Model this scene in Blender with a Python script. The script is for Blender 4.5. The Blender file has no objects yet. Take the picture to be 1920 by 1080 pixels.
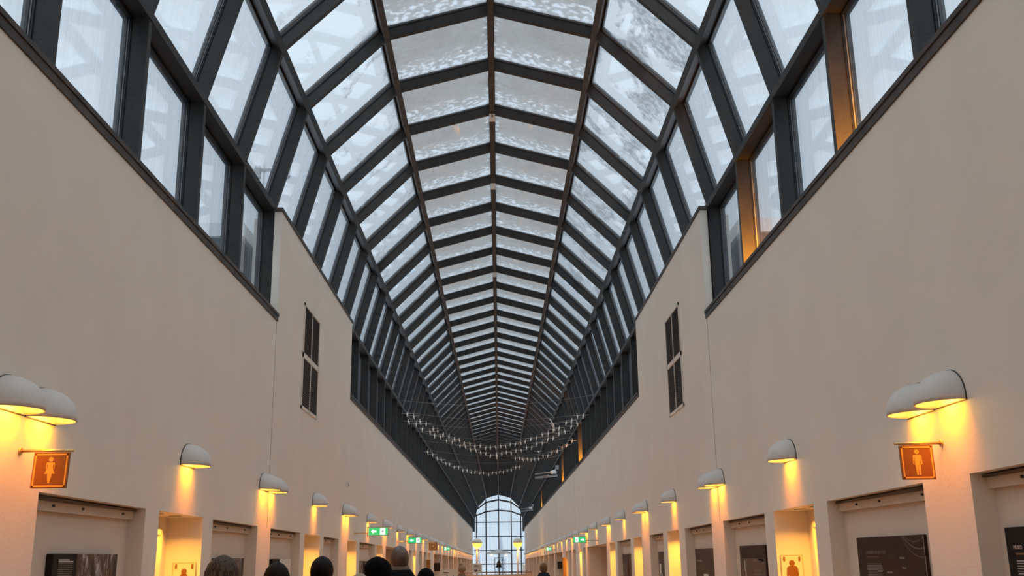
import bpy, bmesh, math, random
from mathutils import Vector, Matrix
random.seed(7)
PI = math.pi
sc = bpy.context.scene
COL = sc.collection

# ------------------------------------------------------------------ materials
def new_mat(name):
    m = bpy.data.materials.new(name); m.use_nodes = True
    nt = m.node_tree; nt.nodes.clear()
    out = nt.nodes.new('ShaderNodeOutputMaterial')
    return m, nt, out

def pbr(name, col, rough=0.6, metal=0.0, emit=None, estr=0.0, noise=None, bump=None, spec=0.5, sheen=0.0):
    """noise = (scale, amount, stretch xyz) colour variation; bump = (scale, strength)"""
    m, nt, out = new_mat(name)
    b = nt.nodes.new('ShaderNodeBsdfPrincipled')
    b.inputs['Base Color'].default_value = (*col, 1)
    b.inputs['Roughness'].default_value = rough
    b.inputs['Metallic'].default_value = metal
    b.inputs['Specular IOR Level'].default_value = spec
    if emit:
        b.inputs['Emission Color'].default_value = (*emit, 1)
        b.inputs['Emission Strength'].default_value = estr
    nt.links.new(b.outputs[0], out.inputs[0])
    if noise or bump:
        tc = nt.nodes.new('ShaderNodeTexCoord')
    if noise:
        sca, amt = noise[0], noise[1]
        mp = nt.nodes.new('ShaderNodeMapping')
        mp.inputs['Scale'].default_value = noise[2] if len(noise) > 2 else (1, 1, 1)
        n = nt.nodes.new('ShaderNodeTexNoise'); n.inputs['Scale'].default_value = sca; n.inputs['Detail'].default_value = 5
        r = nt.nodes.new('ShaderNodeMapRange')
        r.inputs['From Min'].default_value = 0.3; r.inputs['From Max'].default_value = 0.7
        r.inputs['To Min'].default_value = 1 - amt; r.inputs['To Max'].default_value = 1 + amt
        mx = nt.nodes.new('ShaderNodeVectorMath'); mx.operation = 'SCALE'
        mx.inputs[0].default_value = col
        nt.links.new(tc.outputs['Object'], mp.inputs[0]); nt.links.new(mp.outputs[0], n.inputs['Vector'])
        nt.links.new(n.outputs[0], r.inputs['Value']); nt.links.new(r.outputs[0], mx.inputs['Scale'])
        nt.links.new(mx.outputs[0], b.inputs['Base Color'])
    if bump:
        n2 = nt.nodes.new('ShaderNodeTexNoise'); n2.inputs['Scale'].default_value = bump[0]; n2.inputs['Detail'].default_value = 4
        bp = nt.nodes.new('ShaderNodeBump'); bp.inputs['Strength'].default_value = bump[1]; bp.inputs['Distance'].default_value = 0.01
        nt.links.new(tc.outputs['Object'], n2.inputs['Vector'])
        nt.links.new(n2.outputs[0], bp.inputs['Height']); nt.links.new(bp.outputs[0], b.inputs['Normal'])
    return m

WALLC = (0.78, 0.715, 0.625)
M = {}
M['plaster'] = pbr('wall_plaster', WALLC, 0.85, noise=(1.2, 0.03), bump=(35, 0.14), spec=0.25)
M['recess'] = pbr('shaded_plaster', (0.68, 0.585, 0.485), 0.85, noise=(2, 0.02), bump=(30, 0.15), spec=0.25)  # wall plaster coloured darker for the shade inside the recesses
M['doorpaint'] = pbr('cream_paint', (0.76, 0.68, 0.54), 0.6, noise=(2, 0.02))
M['floor'] = pbr('oak_floor', (0.36, 0.215, 0.115), 0.35, noise=(3, 0.18, (6, 0.6, 1)))
M['steel'] = pbr('dark_steel', (0.0195, 0.0175, 0.0152), 0.55, 0.0, noise=(4, 0.3), bump=(25, 0.15))
M['rust'] = pbr('rusty_steel', (0.050, 0.036, 0.028), 0.6, 0.0, noise=(5, 0.5))
M['gasket'] = pbr('black_gasket', (0.008, 0.008, 0.008), 0.5)
M['alu'] = pbr('pale_gasket', (0.22, 0.23, 0.24), 0.4, 0.3)
M['hole'] = pbr('bolt_hole', (0.004, 0.004, 0.004), 0.7)
M['joint'] = pbr('joint_sealant', (0.06, 0.045, 0.035), 0.8)
M['shade'] = pbr('white_enamel', (0.64, 0.61, 0.575), 0.45)
M['shadeback'] = pbr('dark_backplate', (0.06, 0.045, 0.03), 0.6)
M['bulb'] = pbr('lit_bulb', (1, 0.8, 0.4), 0.4, emit=(1.0, 0.62, 0.16), estr=14)
M['brass'] = pbr('brass', (0.75, 0.52, 0.22), 0.35, 0.9)
M['signbrown'] = pbr('sign_brown', (0.22, 0.075, 0.008), 0.45)
M['signorange'] = pbr('sign_orange', (0.50, 0.17, 0.025), 0.45)
M['creamline'] = pbr('sign_cream', (0.85, 0.62, 0.36), 0.5)
M['signgold'] = pbr('sign_gold', (0.80, 0.42, 0.07), 0.45)
M['white'] = pbr('white_paint', (0.8, 0.8, 0.78), 0.5)
M['offwhite'] = pbr('off_white', (0.72, 0.69, 0.63), 0.5)
M['boardbrown'] = pbr('board_brown', (0.045, 0.024, 0.016), 0.55, noise=(6, 0.15), spec=0.12)
M['boardblack'] = pbr('board_black', (0.016, 0.013, 0.012), 0.55, spec=0.12)
M['boardmid'] = pbr('board_mid_brown', (0.095, 0.058, 0.042), 0.55, noise=(5, 0.15), spec=0.12)
M['ink'] = pbr('ink_white', (0.55, 0.52, 0.49), 0.6)
M['inkdim'] = pbr('ink_grey', (0.20, 0.17, 0.15), 0.6)
M['inkorange'] = pbr('ink_orange', (0.24, 0.12, 0.06), 0.6)
M['exitgreen'] = pbr('exit_green', (0.02, 0.38, 0.12), 0.4, emit=(0.02, 0.55, 0.17), estr=0.75)
M['exitwhite'] = pbr('exit_white', (0.9, 0.9, 0.9), 0.4, emit=(0.9, 0.95, 0.95), estr=0.9)
M['black'] = pbr('black_cloth', (0.004, 0.004, 0.0045), 0.95, noise=(20, 0.3), spec=0.08)
M['blackscreen'] = pbr('dark_screen', (0.012, 0.006, 0.004), 0.4)
M['skin'] = pbr('skin', (0.55, 0.32, 0.22), 0.5, noise=(8, 0.06))
M['skindark'] = pbr('skin_dark', (0.11, 0.06, 0.038), 0.5, noise=(14, 0.25))
M['bronze'] = pbr('bell_bronze', (0.05, 0.045, 0.045), 0.45, 0.7)
M['wood'] = pbr('light_wood', (0.58, 0.40, 0.25), 0.5, noise=(4, 0.12, (1, 1, 8)))
M['woodorange'] = pbr('orange_wood', (0.40, 0.19, 0.035), 0.45, noise=(4, 0.15, (6, 6, 0.6)))
M['bird'] = pbr('pale_wood_bird', (0.66, 0.56, 0.46), 0.6, noise=(12, 0.1))
M['wing'] = pbr('grey_wood_wing', (0.46, 0.42, 0.38), 0.6)
M['cable'] = pbr('thin_cable', (0.30, 0.29, 0.28), 0.5, 0.5)
M['lightsteel'] = pbr('pale_grey_metal', (0.42, 0.43, 0.43), 0.45, 0.3)
M['louvre'] = pbr('brown_louvre', (0.085, 0.048, 0.03), 0.5, noise=(3, 0.25))
M['louvredark'] = pbr('duct_dark', (0.006, 0.005, 0.004), 0.8)
M['cladding'] = pbr('dark_cladding', (0.028, 0.036, 0.045), 0.7, noise=(2, 0.2, (1, 1, 12)))
M['snow'] = pbr('snow', (0.83, 0.86, 0.90), 0.8, noise=(1.5, 0.05), bump=(3, 0.4))
M['frosttree'] = pbr('frosted_needles', (0.52, 0.56, 0.60), 0.95, noise=(3, 0.12), spec=.1)
M['greysnow'] = pbr('toned_down_snow', (0.36, 0.40, 0.44), 0.9, noise=(.3, 0.08))  # snow colour darkened so the bright zenith does not bleach the ground
M['beige'] = pbr('beige_panel', (0.62, 0.45, 0.30), 0.6)
M['knit'] = pbr('cream_knit', (0.30, 0.20, 0.12), 0.9, bump=(120, 0.8))
M['puffer'] = pbr('brown_quilted', (0.16, 0.095, 0.052), 0.6)
M['navy'] = pbr('dark_navy_jacket', (0.010, 0.012, 0.016), 0.85, spec=0.15)
M['grey_scarf'] = pbr('taupe_scarf', (0.17, 0.115, 0.078), 0.9, noise=(30, 0.2, (1, 1, 3)), bump=(60, 0.6))
M['jeans'] = pbr('dark_trousers', (0.02, 0.022, 0.03), 0.8)
M['shoe'] = pbr('shoe_leather', (0.012, 0.01, 0.009), 0.5)
M['pearl'] = pbr('pearl', (0.85, 0.83, 0.78), 0.2)

def hair_mat(name, c1, c2, rough=0.5):
    m, nt, out = new_mat(name)
    b = nt.nodes.new('ShaderNodeBsdfPrincipled'); b.inputs['Roughness'].default_value = rough; b.inputs['Specular IOR Level'].default_value = .10
    tc = nt.nodes.new('ShaderNodeTexCoord'); mp = nt.nodes.new('ShaderNodeMapping')
    mp.inputs['Scale'].default_value = (60, 60, 1.6)
    n = nt.nodes.new('ShaderNodeTexNoise'); n.inputs['Scale'].default_value = 2.0; n.inputs['Detail'].default_value = 4
    cr = nt.nodes.new('ShaderNodeValToRGB')
    cr.color_ramp.elements[0].position = .35; cr.color_ramp.elements[0].color = (*c1, 1)
    cr.color_ramp.elements[1].position = .65; cr.color_ramp.elements[1].color = (*c2, 1)
    bp = nt.nodes.new('ShaderNodeBump'); bp.inputs['Strength'].default_value = .6; bp.inputs['Distance'].default_value = .004
    L = nt.links.new
    L(tc.outputs['Object'], mp.inputs[0]); L(mp.outputs[0], n.inputs['Vector']); L(n.outputs[0], cr.inputs[0])
    L(cr.outputs[0], b.inputs['Base Color']); L(n.outputs[0], bp.inputs['Height']); L(bp.outputs[0], b.inputs['Normal'])
    L(b.outputs[0], out.inputs[0])
    return m
M['hair_greybrown'] = hair_mat('greying_brown_hair', (0.026, 0.013, 0.007), (0.095, 0.068, 0.050))
M['hair_dark'] = hair_mat('dark_hair', (0.003, 0.0015, 0.001), (0.013, 0.006, 0.004))
M['hair_black'] = hair_mat('black_hair', (0.002, 0.0015, 0.0015), (0.009, 0.0065, 0.0055))
M['hair_light'] = hair_mat('light_hair', (0.18, 0.13, 0.09), (0.38, 0.30, 0.22))
M['hair_ginger'] = hair_mat('short_fair_hair', (0.11, 0.06, 0.03), (0.20, 0.12, 0.06))

def birch_mat():
    m, nt, out = new_mat('birch_bark_photo')
    b = nt.nodes.new('ShaderNodeBsdfPrincipled'); b.inputs['Roughness'].default_value = .6
    tc = nt.nodes.new('ShaderNodeTexCoord')
    mp = nt.nodes.new('ShaderNodeMapping'); mp.inputs['Scale'].default_value = (1, 4.6, 1.7)
    n = nt.nodes.new('ShaderNodeTexNoise'); n.inputs['Scale'].default_value = 1.6; n.inputs['Detail'].default_value = 9; n.inputs['Roughness'].default_value = .7
    n.inputs['Distortion'].default_value = .6
    cr = nt.nodes.new('ShaderNodeValToRGB'); e = cr.color_ramp.elements
    e[0].position = .36; e[0].color = (.012, .009, .007, 1); e[1].position = .58; e[1].color = (.46, .45, .45, 1)
    a = e.new(.45); a.color = (.095, .048, .022, 1); a = e.new(.53); a.color = (.13, .085, .055, 1)
    L = nt.links.new
    L(tc.outputs['Object'], mp.inputs[0]); L(mp.outputs[0], n.inputs['Vector']); L(n.outputs[0], cr.inputs[0])
    L(cr.outputs[0], b.inputs['Base Color']); L(b.outputs[0], out.inputs[0])
    return m
M['birch'] = birch_mat()

def pane_mat(name, kind):
    """double glazing under winter weather: see-through glass that reflects at grazing angles, with snow or frost lying on it"""
    m, nt, out = new_mat(name)
    N = nt.nodes.new; L = nt.links.new
    lw = N('ShaderNodeLayerWeight'); lw.inputs['Blend'].default_value = .5
    pw = N('ShaderNodeMath'); pw.operation = 'POWER'; pw.inputs[1].default_value = 4.0
    ma = N('ShaderNodeMath'); ma.operation = 'MULTIPLY_ADD'; ma.inputs[1].default_value = .55; ma.inputs[2].default_value = .045
    L(lw.outputs['Facing'], pw.inputs[0]); L(pw.outputs[0], ma.inputs[0])
    tr = N('ShaderNodeBsdfTransparent'); tr.inputs[0].default_value = (.955, .97, .975, 1)
    gl = N('ShaderNodeBsdfGlossy'); gl.inputs['Roughness'].default_value = .02; gl.inputs[0].default_value = (.95, .97, 1, 1)
    mg = N('ShaderNodeMixShader'); L(ma.outputs[0], mg.inputs[0]); L(tr.outputs[0], mg.inputs[1]); L(gl.outputs[0], mg.inputs[2])
    geo = N('ShaderNodeNewGeometry'); tc = N('ShaderNodeTexCoord')
    sep = N('ShaderNodeSeparateXYZ'); L(tc.outputs['Object'], sep.inputs[0])
    tl = N('ShaderNodeBsdfTranslucent')
    def noise(scale, detail=4, stretch=(1, 1, 1), rough=.55, dist=0):
        mp = N('ShaderNodeMapping'); mp.inputs['Scale'].default_value = stretch
        n = N('ShaderNodeTexNoise'); n.inputs['Scale'].default_value = scale; n.inputs['Detail'].default_value = detail
        n.inputs['Roughness'].default_value = rough; n.inputs['Distortion'].default_value = dist
        L(geo.outputs['Position'], mp.inputs[0]); L(mp.outputs[0], n.inputs['Vector']); return n.outputs[0]
    def rng(v, a, b, c=0., d=1.):
        r = N('ShaderNodeMapRange'); r.clamp = True
        for k, q in (('From Min', a), ('From Max', b), ('To Min', c), ('To Max', d)): r.inputs[k].default_value = q
        L(v, r.inputs['Value']); return r.outputs[0]
    def mth(op, a, b):
        q = N('ShaderNodeMath'); q.operation = op; q.use_clamp = True
        for i, v in enumerate((a, b)):
            if isinstance(v, (int, float)): q.inputs[i].default_value = v
            else: L(v, q.inputs[i])
        return q.outputs[0]
    if kind == 'snow':
        # a grey even layer of snow, pushed up into bright melting clumps along the lower edge of each pane
        far = rng(sep.outputs['Y'], .05, 1.05)
        sx = N('ShaderNodeMath'); sx.operation = 'ABSOLUTE'; L(sep.outputs['X'], sx.inputs[0])
        side = rng(sx.outputs[0], .26, .05)
        edge = mth('MAXIMUM', far, mth('MULTIPLY', side, .75))
        clump = noise(8.5, 3, (1, 1.25, 1), .45, .3)
        fine = noise(3.2, 3)
        band = mth('MULTIPLY', rng(mth('ADD', mth('MULTIPLY', edge, .17), mth('MULTIPLY', clump, .80)), .50, .575), rng(edge, .08, .40))
        grain = noise(13, 6, (1, 1.6, 1), .7)
        base = mth('ADD', mth('ADD', rng(fine, .3, .7, .0, .15), rng(grain, .35, .65, 0, .22)), mth('MULTIPLY', far, .25))
        f = mth('MAXIMUM', band, base)
        cr = N('ShaderNodeMixRGB'); cr.inputs[1].default_value = SNOW_A; cr.inputs[2].default_value = SNOW_B
        L(f, cr.inputs[0]); L(cr.outputs[0], tl.inputs[0])
        fac = mth('SUBTRACT', .93, mth('MULTIPLY', band, .10))
    elif kind in ('frostL', 'frostR'):
        big = noise(1.15 if kind == 'frostL' else .9, 6, (1, 1, 1), .68, .5)
        # frozen leaf patterns: small patches on the left panes, broad grey sheets on the nearer half of the right panes
        if kind == 'frostL': fr = rng(big, .54, .62)
        else:
            q = N('ShaderNodeMath'); q.operation = 'MULTIPLY_ADD'; q.inputs[1].default_value = -.10; q.inputs[2].default_value = 0.0
            L(sep.outputs['Y'], q.inputs[0])
            q2 = N('ShaderNodeMath'); q2.operation = 'ADD'; L(q.outputs[0], q2.inputs[0]); L(big, q2.inputs[1])
            fr = rng(q2.outputs[0], .46, .53)
        det = noise(11, 4, (1, 1, 1), .6)
        fac = mth('MULTIPLY', fr, rng(det, .35, .6, .35, .95))
        fac = mth('MULTIPLY', mth('MAXIMUM', fac, .12), .80 if kind == 'frostL' else .95)
        tl.inputs[0].default_value = FROST_C
    else:
        st = noise(4, 5, (5, 5, .12), .6)
        fac = rng(st, .42, .75, .04, .22)
        tl.inputs[0].default_value = STREAK_C
    mx = N('ShaderNodeMixShader'); L(fac, mx.inputs[0]); L(mg.outputs[0], mx.inputs[1]); L(tl.outputs[0], mx.inputs[2])
    # the glass under the snow still shines
    g2 = N('ShaderNodeBsdfGlossy'); g2.inputs['Roughness'].default_value = .03
    m2 = N('ShaderNodeMixShader'); k = mth('MULTIPLY', ma.outputs[0], .6)
    L(k, m2.inputs[0]); L(mx.outputs[0], m2.inputs[1]); L(g2.outputs[0], m2.inputs[2])
    L(m2.outputs[0], out.inputs[0])
    return m
SNOW_A = (.335, .33, .32, 1); SNOW_B = (.52, .55, .58, 1)
FROST_C = (.33, .345, .36, 1); STREAK_C = (.46, .49, .53, 1)
M['pane_snow'] = pane_mat('snow_covered_glass', 'snow')
M['pane_frostL'] = pane_mat('frosted_glass', 'frostL')
M['pane_frostR'] = pane_mat('patchy_frosted_glass', 'frostR')
M['pane_clear'] = pane_mat('streaked_glass', 'clear')

# ------------------------------------------------------------------ mesh building
class MB:
    def __init__(s): s.v = []; s.f = []; s.m = []; s.sm = []
    def add(s, vs, fs, mat=0, smooth=False):
        b = len(s.v); s.v += [tuple(p) for p in vs]
        for f in fs:
            s.f.append([b + i for i in f]); s.m.append(mat); s.sm.append(smooth)
    def box(s, x0, x1, y0, y1, z0, z1, mat=0):
        if x0 > x1: x0, x1 = x1, x0
        s.hexa([(x0, y0, z0), (x1, y0, z0), (x1, y1, z0), (x0, y1, z0), (x0, y0, z1), (x1, y0, z1), (x1, y1, z1), (x0, y1, z1)], mat)
    def hexa(s, p, mat=0):
        s.add(p, [(3, 2, 1, 0), (4, 5, 6, 7), (0, 1, 5, 4), (1, 2, 6, 5), (2, 3, 7, 6), (3, 0, 4, 7)], mat)
    def slab(s, x0, x1, y0, y1, zb, zt, mat=0):
        """box whose lower and upper heights are functions of y"""
        if x0 > x1: x0, x1 = x1, x0
        s.hexa([(x0, y0, zb(y0)), (x1, y0, zb(y0)), (x1, y1, zb(y1)), (x0, y1, zb(y1)),
                (x0, y0, zt(y0)), (x1, y0, zt(y0)), (x1, y1, zt(y1)), (x0, y1, zt(y1))], mat)
    def tube(s, pts, r, n=8, mat=0, smooth=True, cap=True):
        pts = [Vector(p) for p in pts]
        rs = r if isinstance(r, (list, tuple)) else [r] * len(pts)
        rings = []; up = Vector((0, 0, 1)); last = None
        for i, p in enumerate(pts):
            d = (pts[min(i + 1, len(pts) - 1)] - pts[max(i - 1, 0)]).normalized()
            if last is None:
                a = d.cross(up)
                if a.length < .2: a = d.cross(Vector((1, 0, 0)))
            else: a = last - d * last.dot(d)                    # carry the frame along so the tube does not twist
            a.normalize(); last = a; b = a.cross(d)
            rings.append([p + (a * math.cos(2 * PI * k / n) + b * math.sin(2 * PI * k / n)) * rs[i] for k in range(n)])
        s.loft(rings, mat, smooth, cap)
    def loft(s, rings, mat=0, smooth=True, cap=True, closed=True):
        n = len(rings[0]); vs = [p for r in rings for p in r]; fs = []
        for i in range(len(rings) - 1):
            for k in range(n if closed else n - 1):
                a = i * n + k; b = i * n + (k + 1) % n
                fs.append((a, b, b + n, a + n))
        s.add(vs, fs, mat, smooth)
        if cap and closed:
            s.add(rings[0], [tuple(reversed(range(n)))], mat, False); s.add(rings[-1], [tuple(range(n))], mat, False)
    def lathe(s, prof, n=24, c=(0, 0, 0), mat=0, smooth=True, sx=1, sy=1):
        rings = [[(c[0] + r * sx * math.cos(2 * PI * k / n), c[1] + r * sy * math.sin(2 * PI * k / n), c[2] + z) for k in range(n)] for r, z in prof]
        s.loft(rings, mat, smooth, True)
    def disc(s, c, nrm, r, n=6, mat=0):
        nrm = Vector(nrm); a = nrm.orthogonal().normalized(); b = nrm.cross(a)
        s.add([Vector(c) + (a * math.cos(2 * PI * k / n) + b * math.sin(2 * PI * k / n)) * r for k in range(n)], [tuple(range(n))], mat)
    def plate(s, outline, o, ux, uz, th, mat=0):
        """extruded flat polygon: outline (u,v) placed at o + u*ux + v*uz, thickness th along ux x uz"""
        ux = Vector(ux); uz = Vector(uz); nn = ux.cross(uz).normalized() * th; o = Vector(o); n = len(outline)
        fr = [o + ux * u + uz * v for u, v in outline]; bk = [p + nn for p in fr]
        s.add(fr + bk, [tuple(reversed(range(n))), tuple(range(n, 2 * n))] + [(i, (i + 1) % n, n + (i + 1) % n, n + i) for i in range(n)], mat)
    def mesh(s, name, mats):
        me = bpy.data.meshes.new(name); me.from_pydata(s.v, [], s.f)
        for m in (mats if isinstance(mats, list) else [mats]): me.materials.append(m)
        me.polygons.foreach_set('material_index', s.m); me.polygons.foreach_set('use_smooth', s.sm)
        bm = bmesh.new(); bm.from_mesh(me); bmesh.ops.remove_doubles(bm, verts=bm.verts, dist=1e-5)
        bmesh.ops.recalc_face_normals(bm, faces=bm.faces); bm.to_mesh(me); bm.free()
        me.update(); return me
    def build(s, name, mats, parent=None, loc=None):
        return link(name, s.mesh(name, mats), parent, loc)

def link(name, data, parent=None, loc=None):
    o = bpy.data.objects.new(name, data); COL.objects.link(o)
    if parent is not None: o.parent = parent
    if loc is not None: o.location = loc
    return o
def tag(o, label=None, cat=None, group=None, kind=None):
    if label: o['label'] = label
    if cat: o['category'] = cat
    if group: o['group'] = group
    if kind: o['kind'] = kind
    return o
def thing(name, label, cat, loc=(0, 0, 0), rz=0, group=None, kind=None):
    o = link(name, None, None, loc); o.rotation_euler = (0, 0, rz); o.empty_display_size = .1
    return tag(o, label, cat, group, kind)
def copy_tree(o, parent=None):
    c = o.copy(); COL.objects.link(c)
    if parent is not None: c.parent = parent; c.matrix_parent_inverse = Matrix()
    for ch in [x for x in o.children]: copy_tree(ch, c)
    return c
ORD = ['first', 'second', 'third', 'fourth', 'fifth', 'sixth', 'seventh', 'eighth', 'ninth', 'tenth', 'eleventh', 'twelfth', 'thirteenth',
       'fourteenth', 'fifteenth', 'sixteenth', 'seventeenth', 'eighteenth', 'nineteenth', 'twentieth']
def ordw(i):
    if i < 20: return ORD[i]
    t = {2: 'twenty', 3: 'thirty', 4: 'forty'}[(i + 1) // 10]
    return t + '-' + ORD[(i + 1) % 10 - 1] if (i + 1) % 10 else {20: 'twentieth', 30: 'thirtieth', 40: 'fortieth'}[i + 1]

# ------------------------------------------------------------------ hall dimensions (metres; y runs down the hall)
W = 3.75                      # half width between the walls
TOPZ = 5.73                   # top of the low walls
EAVE = 7.83                   # springing line of the vault
RV = 3.9                      # inner radius of the twelve-sided vault
WEND = 150.0                  # where the solid walls stop
REND = 172.0                  # the great end window
SL = -0.0059                  # the floor, doors and lamps run gently downhill
def FZ(y): return SL * y
def LZ(y): return 2.30 + SL * (y - 8.6)          # lintels
def LAMPZ(y): return 2.875 + SL * (y - 8.4)      # lamp rims

OPEN = {
 -1: [('n', -0.25, 2.39), ('d', 2.85, 4.6), ('n', 5.06, 7.65), ('n', 8.61, 11.25), ('d', 11.70, 13.45), ('n', 13.91, 16.49), ('n', 17.44, 20.05), ('d', 20.5, 22.27),
      ('n', 22.74, 24.86), ('d', 26.3, 28.0), ('n', 28.6, 32.2), ('d', 32.6, 34.3), ('o', 35.2, 42.9), ('n', 44.3, 45.5), ('d', 46.3, 47.8), ('n', 50.0, 51.7),
      ('n', 53.0, 55.0), ('d', 55.6, 58.0)],
 1: [('n', 0.05, 2.69), ('d', 3.2, 4.95), ('n', 5.5, 7.99), ('n', 8.90, 11.58), ('d', 12.08, 13.88), ('n', 14.36, 17.05), ('n', 17.98, 20.61), ('d', 21.3, 22.8),
     ('n', 23.4, 25.5), ('d', 26.95, 28.57), ('n', 29.27, 32.6), ('d', 33.2, 34.85), ('o', 35.88, 43.8), ('n', 44.7, 45.9), ('d', 46.8, 48.0), ('n', 50.5, 52.5),
     ('n', 53.6, 55.8), ('d', 56.3, 58.7)]}
for s in (-1, 1):
    y = 61.3
    while y < 148:
        OPEN[s].append(('o', y, min(y + 8.25, 149.3))); y += 8.85
THK = 0.55
ND = {'n': .18, 'd': .45}

def wall_side(s):
    nm = 'wall_left' if s < 0 else 'wall_right'
    mb = MB()
    y0 = -5.0
    def bx(a, b, ya, yb, zb, zt, mat=0): mb.slab(s * a, s * b, ya, yb, zb, zt, mat)
    bot = lambda y: FZ(y) - .3
    top = lambda y: TOPZ
    bx(W, W + THK, y0, WEND, LZ, top)                                    # the tall blank band above the openings
    prev = y0
    for k, a, b in OPEN[s]:
        if a > prev: bx(W, W + THK, prev, a, bot, LZ)                     # piers
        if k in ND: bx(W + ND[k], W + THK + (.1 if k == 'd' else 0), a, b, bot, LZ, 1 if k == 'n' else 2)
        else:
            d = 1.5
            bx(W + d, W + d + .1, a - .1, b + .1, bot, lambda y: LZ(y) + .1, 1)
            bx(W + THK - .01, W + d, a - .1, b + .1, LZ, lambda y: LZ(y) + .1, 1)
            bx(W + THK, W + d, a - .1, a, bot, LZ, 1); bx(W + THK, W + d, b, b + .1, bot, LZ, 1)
        prev = b
    bx(W, W + THK, prev, WEND, bot, LZ)
    yo = 0 if s < 0 else .12
    bx(W, W + .13, 17.19 + yo, 26.12 + yo, top, lambda y: 7.74)
    bx(W + .13, W + THK, 17.45, 25.95, top, lambda y: 7.70)                     # the raised block by the vents
    o = mb.build(nm, [M['plaster'], M['recess'], M['doorpaint']])
    tag(o, 'tall beige plaster wall along the %s of the hall, with recesses' % ('left' if s < 0 else 'right'), 'wall', kind='structure')
    # dark steel sill that caps the low wall, and the cap of the raised block
    for nm2, ya, yb, z in (('a', y0, 17.19 + yo, TOPZ), ('b', 26.12 + yo, WEND, TOPZ), ('c', 17.15 + yo, 26.16 + yo, 7.74)):
        m2 = MB(); m2.box(s * (W - .02), s * (W + .5), ya, yb, z, z + (.13 if nm2 != 'c' else .07)) if nm2 != 'c' else m2.box(s * (W - .02), s * (W + .14), ya, yb, z, z + .07)
        if nm2 != 'c': m2.box(s * (W - .035), s * (W + .1), ya, yb, z + .085, z + .135)
        global TRIM; TRIM += 1
        o = m2.build('trim_%d' % TRIM, M['rust'])
        tag(o, 'dark rusty steel sill capping the %s %s wall' % ({'a': 'near low stretch of', 'b': 'far low stretch of', 'c': 'raised block of'}[nm2] + ' the', 'left' if s < 0 else 'right'), 'sill', kind='structure')
    # open joints between wall panels
    for i, y in enumerate((17.16, 50.2, 66.8, 84.0, 101.0)):
        m2 = MB(); yy = y + yo
        m2.box(s * (W - .002), s * (W + .05), yy - .006, yy + .006, LZ(yy), TOPZ)
        TRIM += 1
        o = m2.build('trim_%d' % TRIM, M['joint'])
        tag(o, '%s thin dark vertical joint line in the %s plaster wall' % (ORD[i], 'left' if s < 0 else 'right'), 'joint', kind='structure')
TRIM = 0
wall_side(-1); wall_side(1)

mb = MB(); mb.slab(-5.6, 5.6, -5.2, REND + .3, lambda y: FZ(y) - .25, FZ)
tag(mb.build('floor', M['floor']), 'warm oak floor sloping gently down the hall', 'floor', kind='structure')
mb = MB(); mb.box(-4.6, 4.6, -5.3, -5.0, -.3, 12.2)
tag(mb.build('wall_back', M['plaster']), 'plaster end wall of the hall opposite the great window', 'wall', kind='structure')

# lower side glass strips beyond the walls
for s in (-1, 1):
    mb = MB(); mb.box(s * (W + .05), s * (W + .4), WEND, REND, FZ(WEND) - .4, .6)
    TRIM += 1
    tag(mb.build('trim_%d' % TRIM, M['plaster']), 'low plinth below the side glass at the far end, %s' % ('left' if s < 0 else 'right'), 'plinth', kind='structure')

# ------------------------------------------------------------------ vault
def node(a, r): return Vector((r * math.cos(a), 0, EAVE + r * math.sin(a)))
def cornr(r): return r   # nodes lie on the circle, flats are chords
ANG = [PI * k / 6 for k in range(0, 7)]
def rib_mesh(name, legs, legz=TOPZ + .1):
    mb = MB()
    def ring(ra, rb, hy, mat, steps=True):
        inn = [node(a, ra) for a in ANG]; out = [node(a, rb) for a in ANG]
        lz = legz if legs else EAVE - .05
        inn = [Vector((ra, 0, lz))] + inn + [Vector((-ra, 0, lz))]
        out = [Vector((rb, 0, lz))] + out + [Vector((-rb, 0, lz))]
        for i in range(len(inn) - 1):
            a, b, c, d = inn[i], inn[i + 1], out[i + 1], out[i]
            Y = Vector((0, hy, 0))
            vs = [a - Y, b - Y, c - Y, d - Y, a + Y, b + Y, c + Y, d + Y]
            mb.add(vs, [(0, 1, 2, 3), (7, 6, 5, 4), (0, 4, 5, 1), (2, 6, 7, 3)] + ([(0, 3, 7, 4)] if i == 0 else []) + ([(1, 5, 6, 2)] if i == len(inn) - 2 else []), mat)
    ring(RV, RV + .022, .05, 0)               # inner flange
    ring(RV + .02, RV + .20, .038, 0)         # web
    ring(RV + .20, RV + .225, .05, 1)         # gasket steps
    ring(RV + .225, RV + .24, .058, 2)
    ring(RV + .24, RV + .30, .066, 1)
    # bolt holes along the web, their dark drawn as flat black discs
    segs = [(node(ANG[i], RV + .115), node(ANG[i + 1], RV + .115)) for i in range(6)]
    if legs: segs += [(Vector((s * (RV + .115), 0, legz)), Vector((s * (RV + .115), 0, EAVE))) for s in (1, -1)]
    for a, b in segs:
        n = int((b - a).length / .17)
        for k in range(n):
            p = a.lerp(b, (k + .5) / n)
            for sy in (-1, 1): mb.disc(p + Vector((0, sy * .0392, 0)), (0, sy, 0), .0085, 6, 3)
    return mb.mesh(name, [M['steel'], M['gasket'], M['alu'], M['hole']])
RIB_LEG = rib_mesh('roof_beam', True); RIB_SHORT = rib_mesh('roof_beam_short', False)
RIB_END = rib_mesh('roof_beam_end', True, FZ(REND))
PITCH = 2.25; YR0 = 17.33 - 10 * PITCH
ribs = []; k = 0
while YR0 + k * PITCH < REND + .5:
    y = YR0 + k * PITCH
    raised = 17.4 < y < 26.0
    o = link('roof_beam', RIB_SHORT if raised else RIB_LEG, None, (0, y, 0))
    tag(o, 'dark steel rib arching across the glass vault, one of the long row', 'roof rib', 'steel ribs of the glass vault', 'structure')
    ribs.append(y); k += 1
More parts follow.
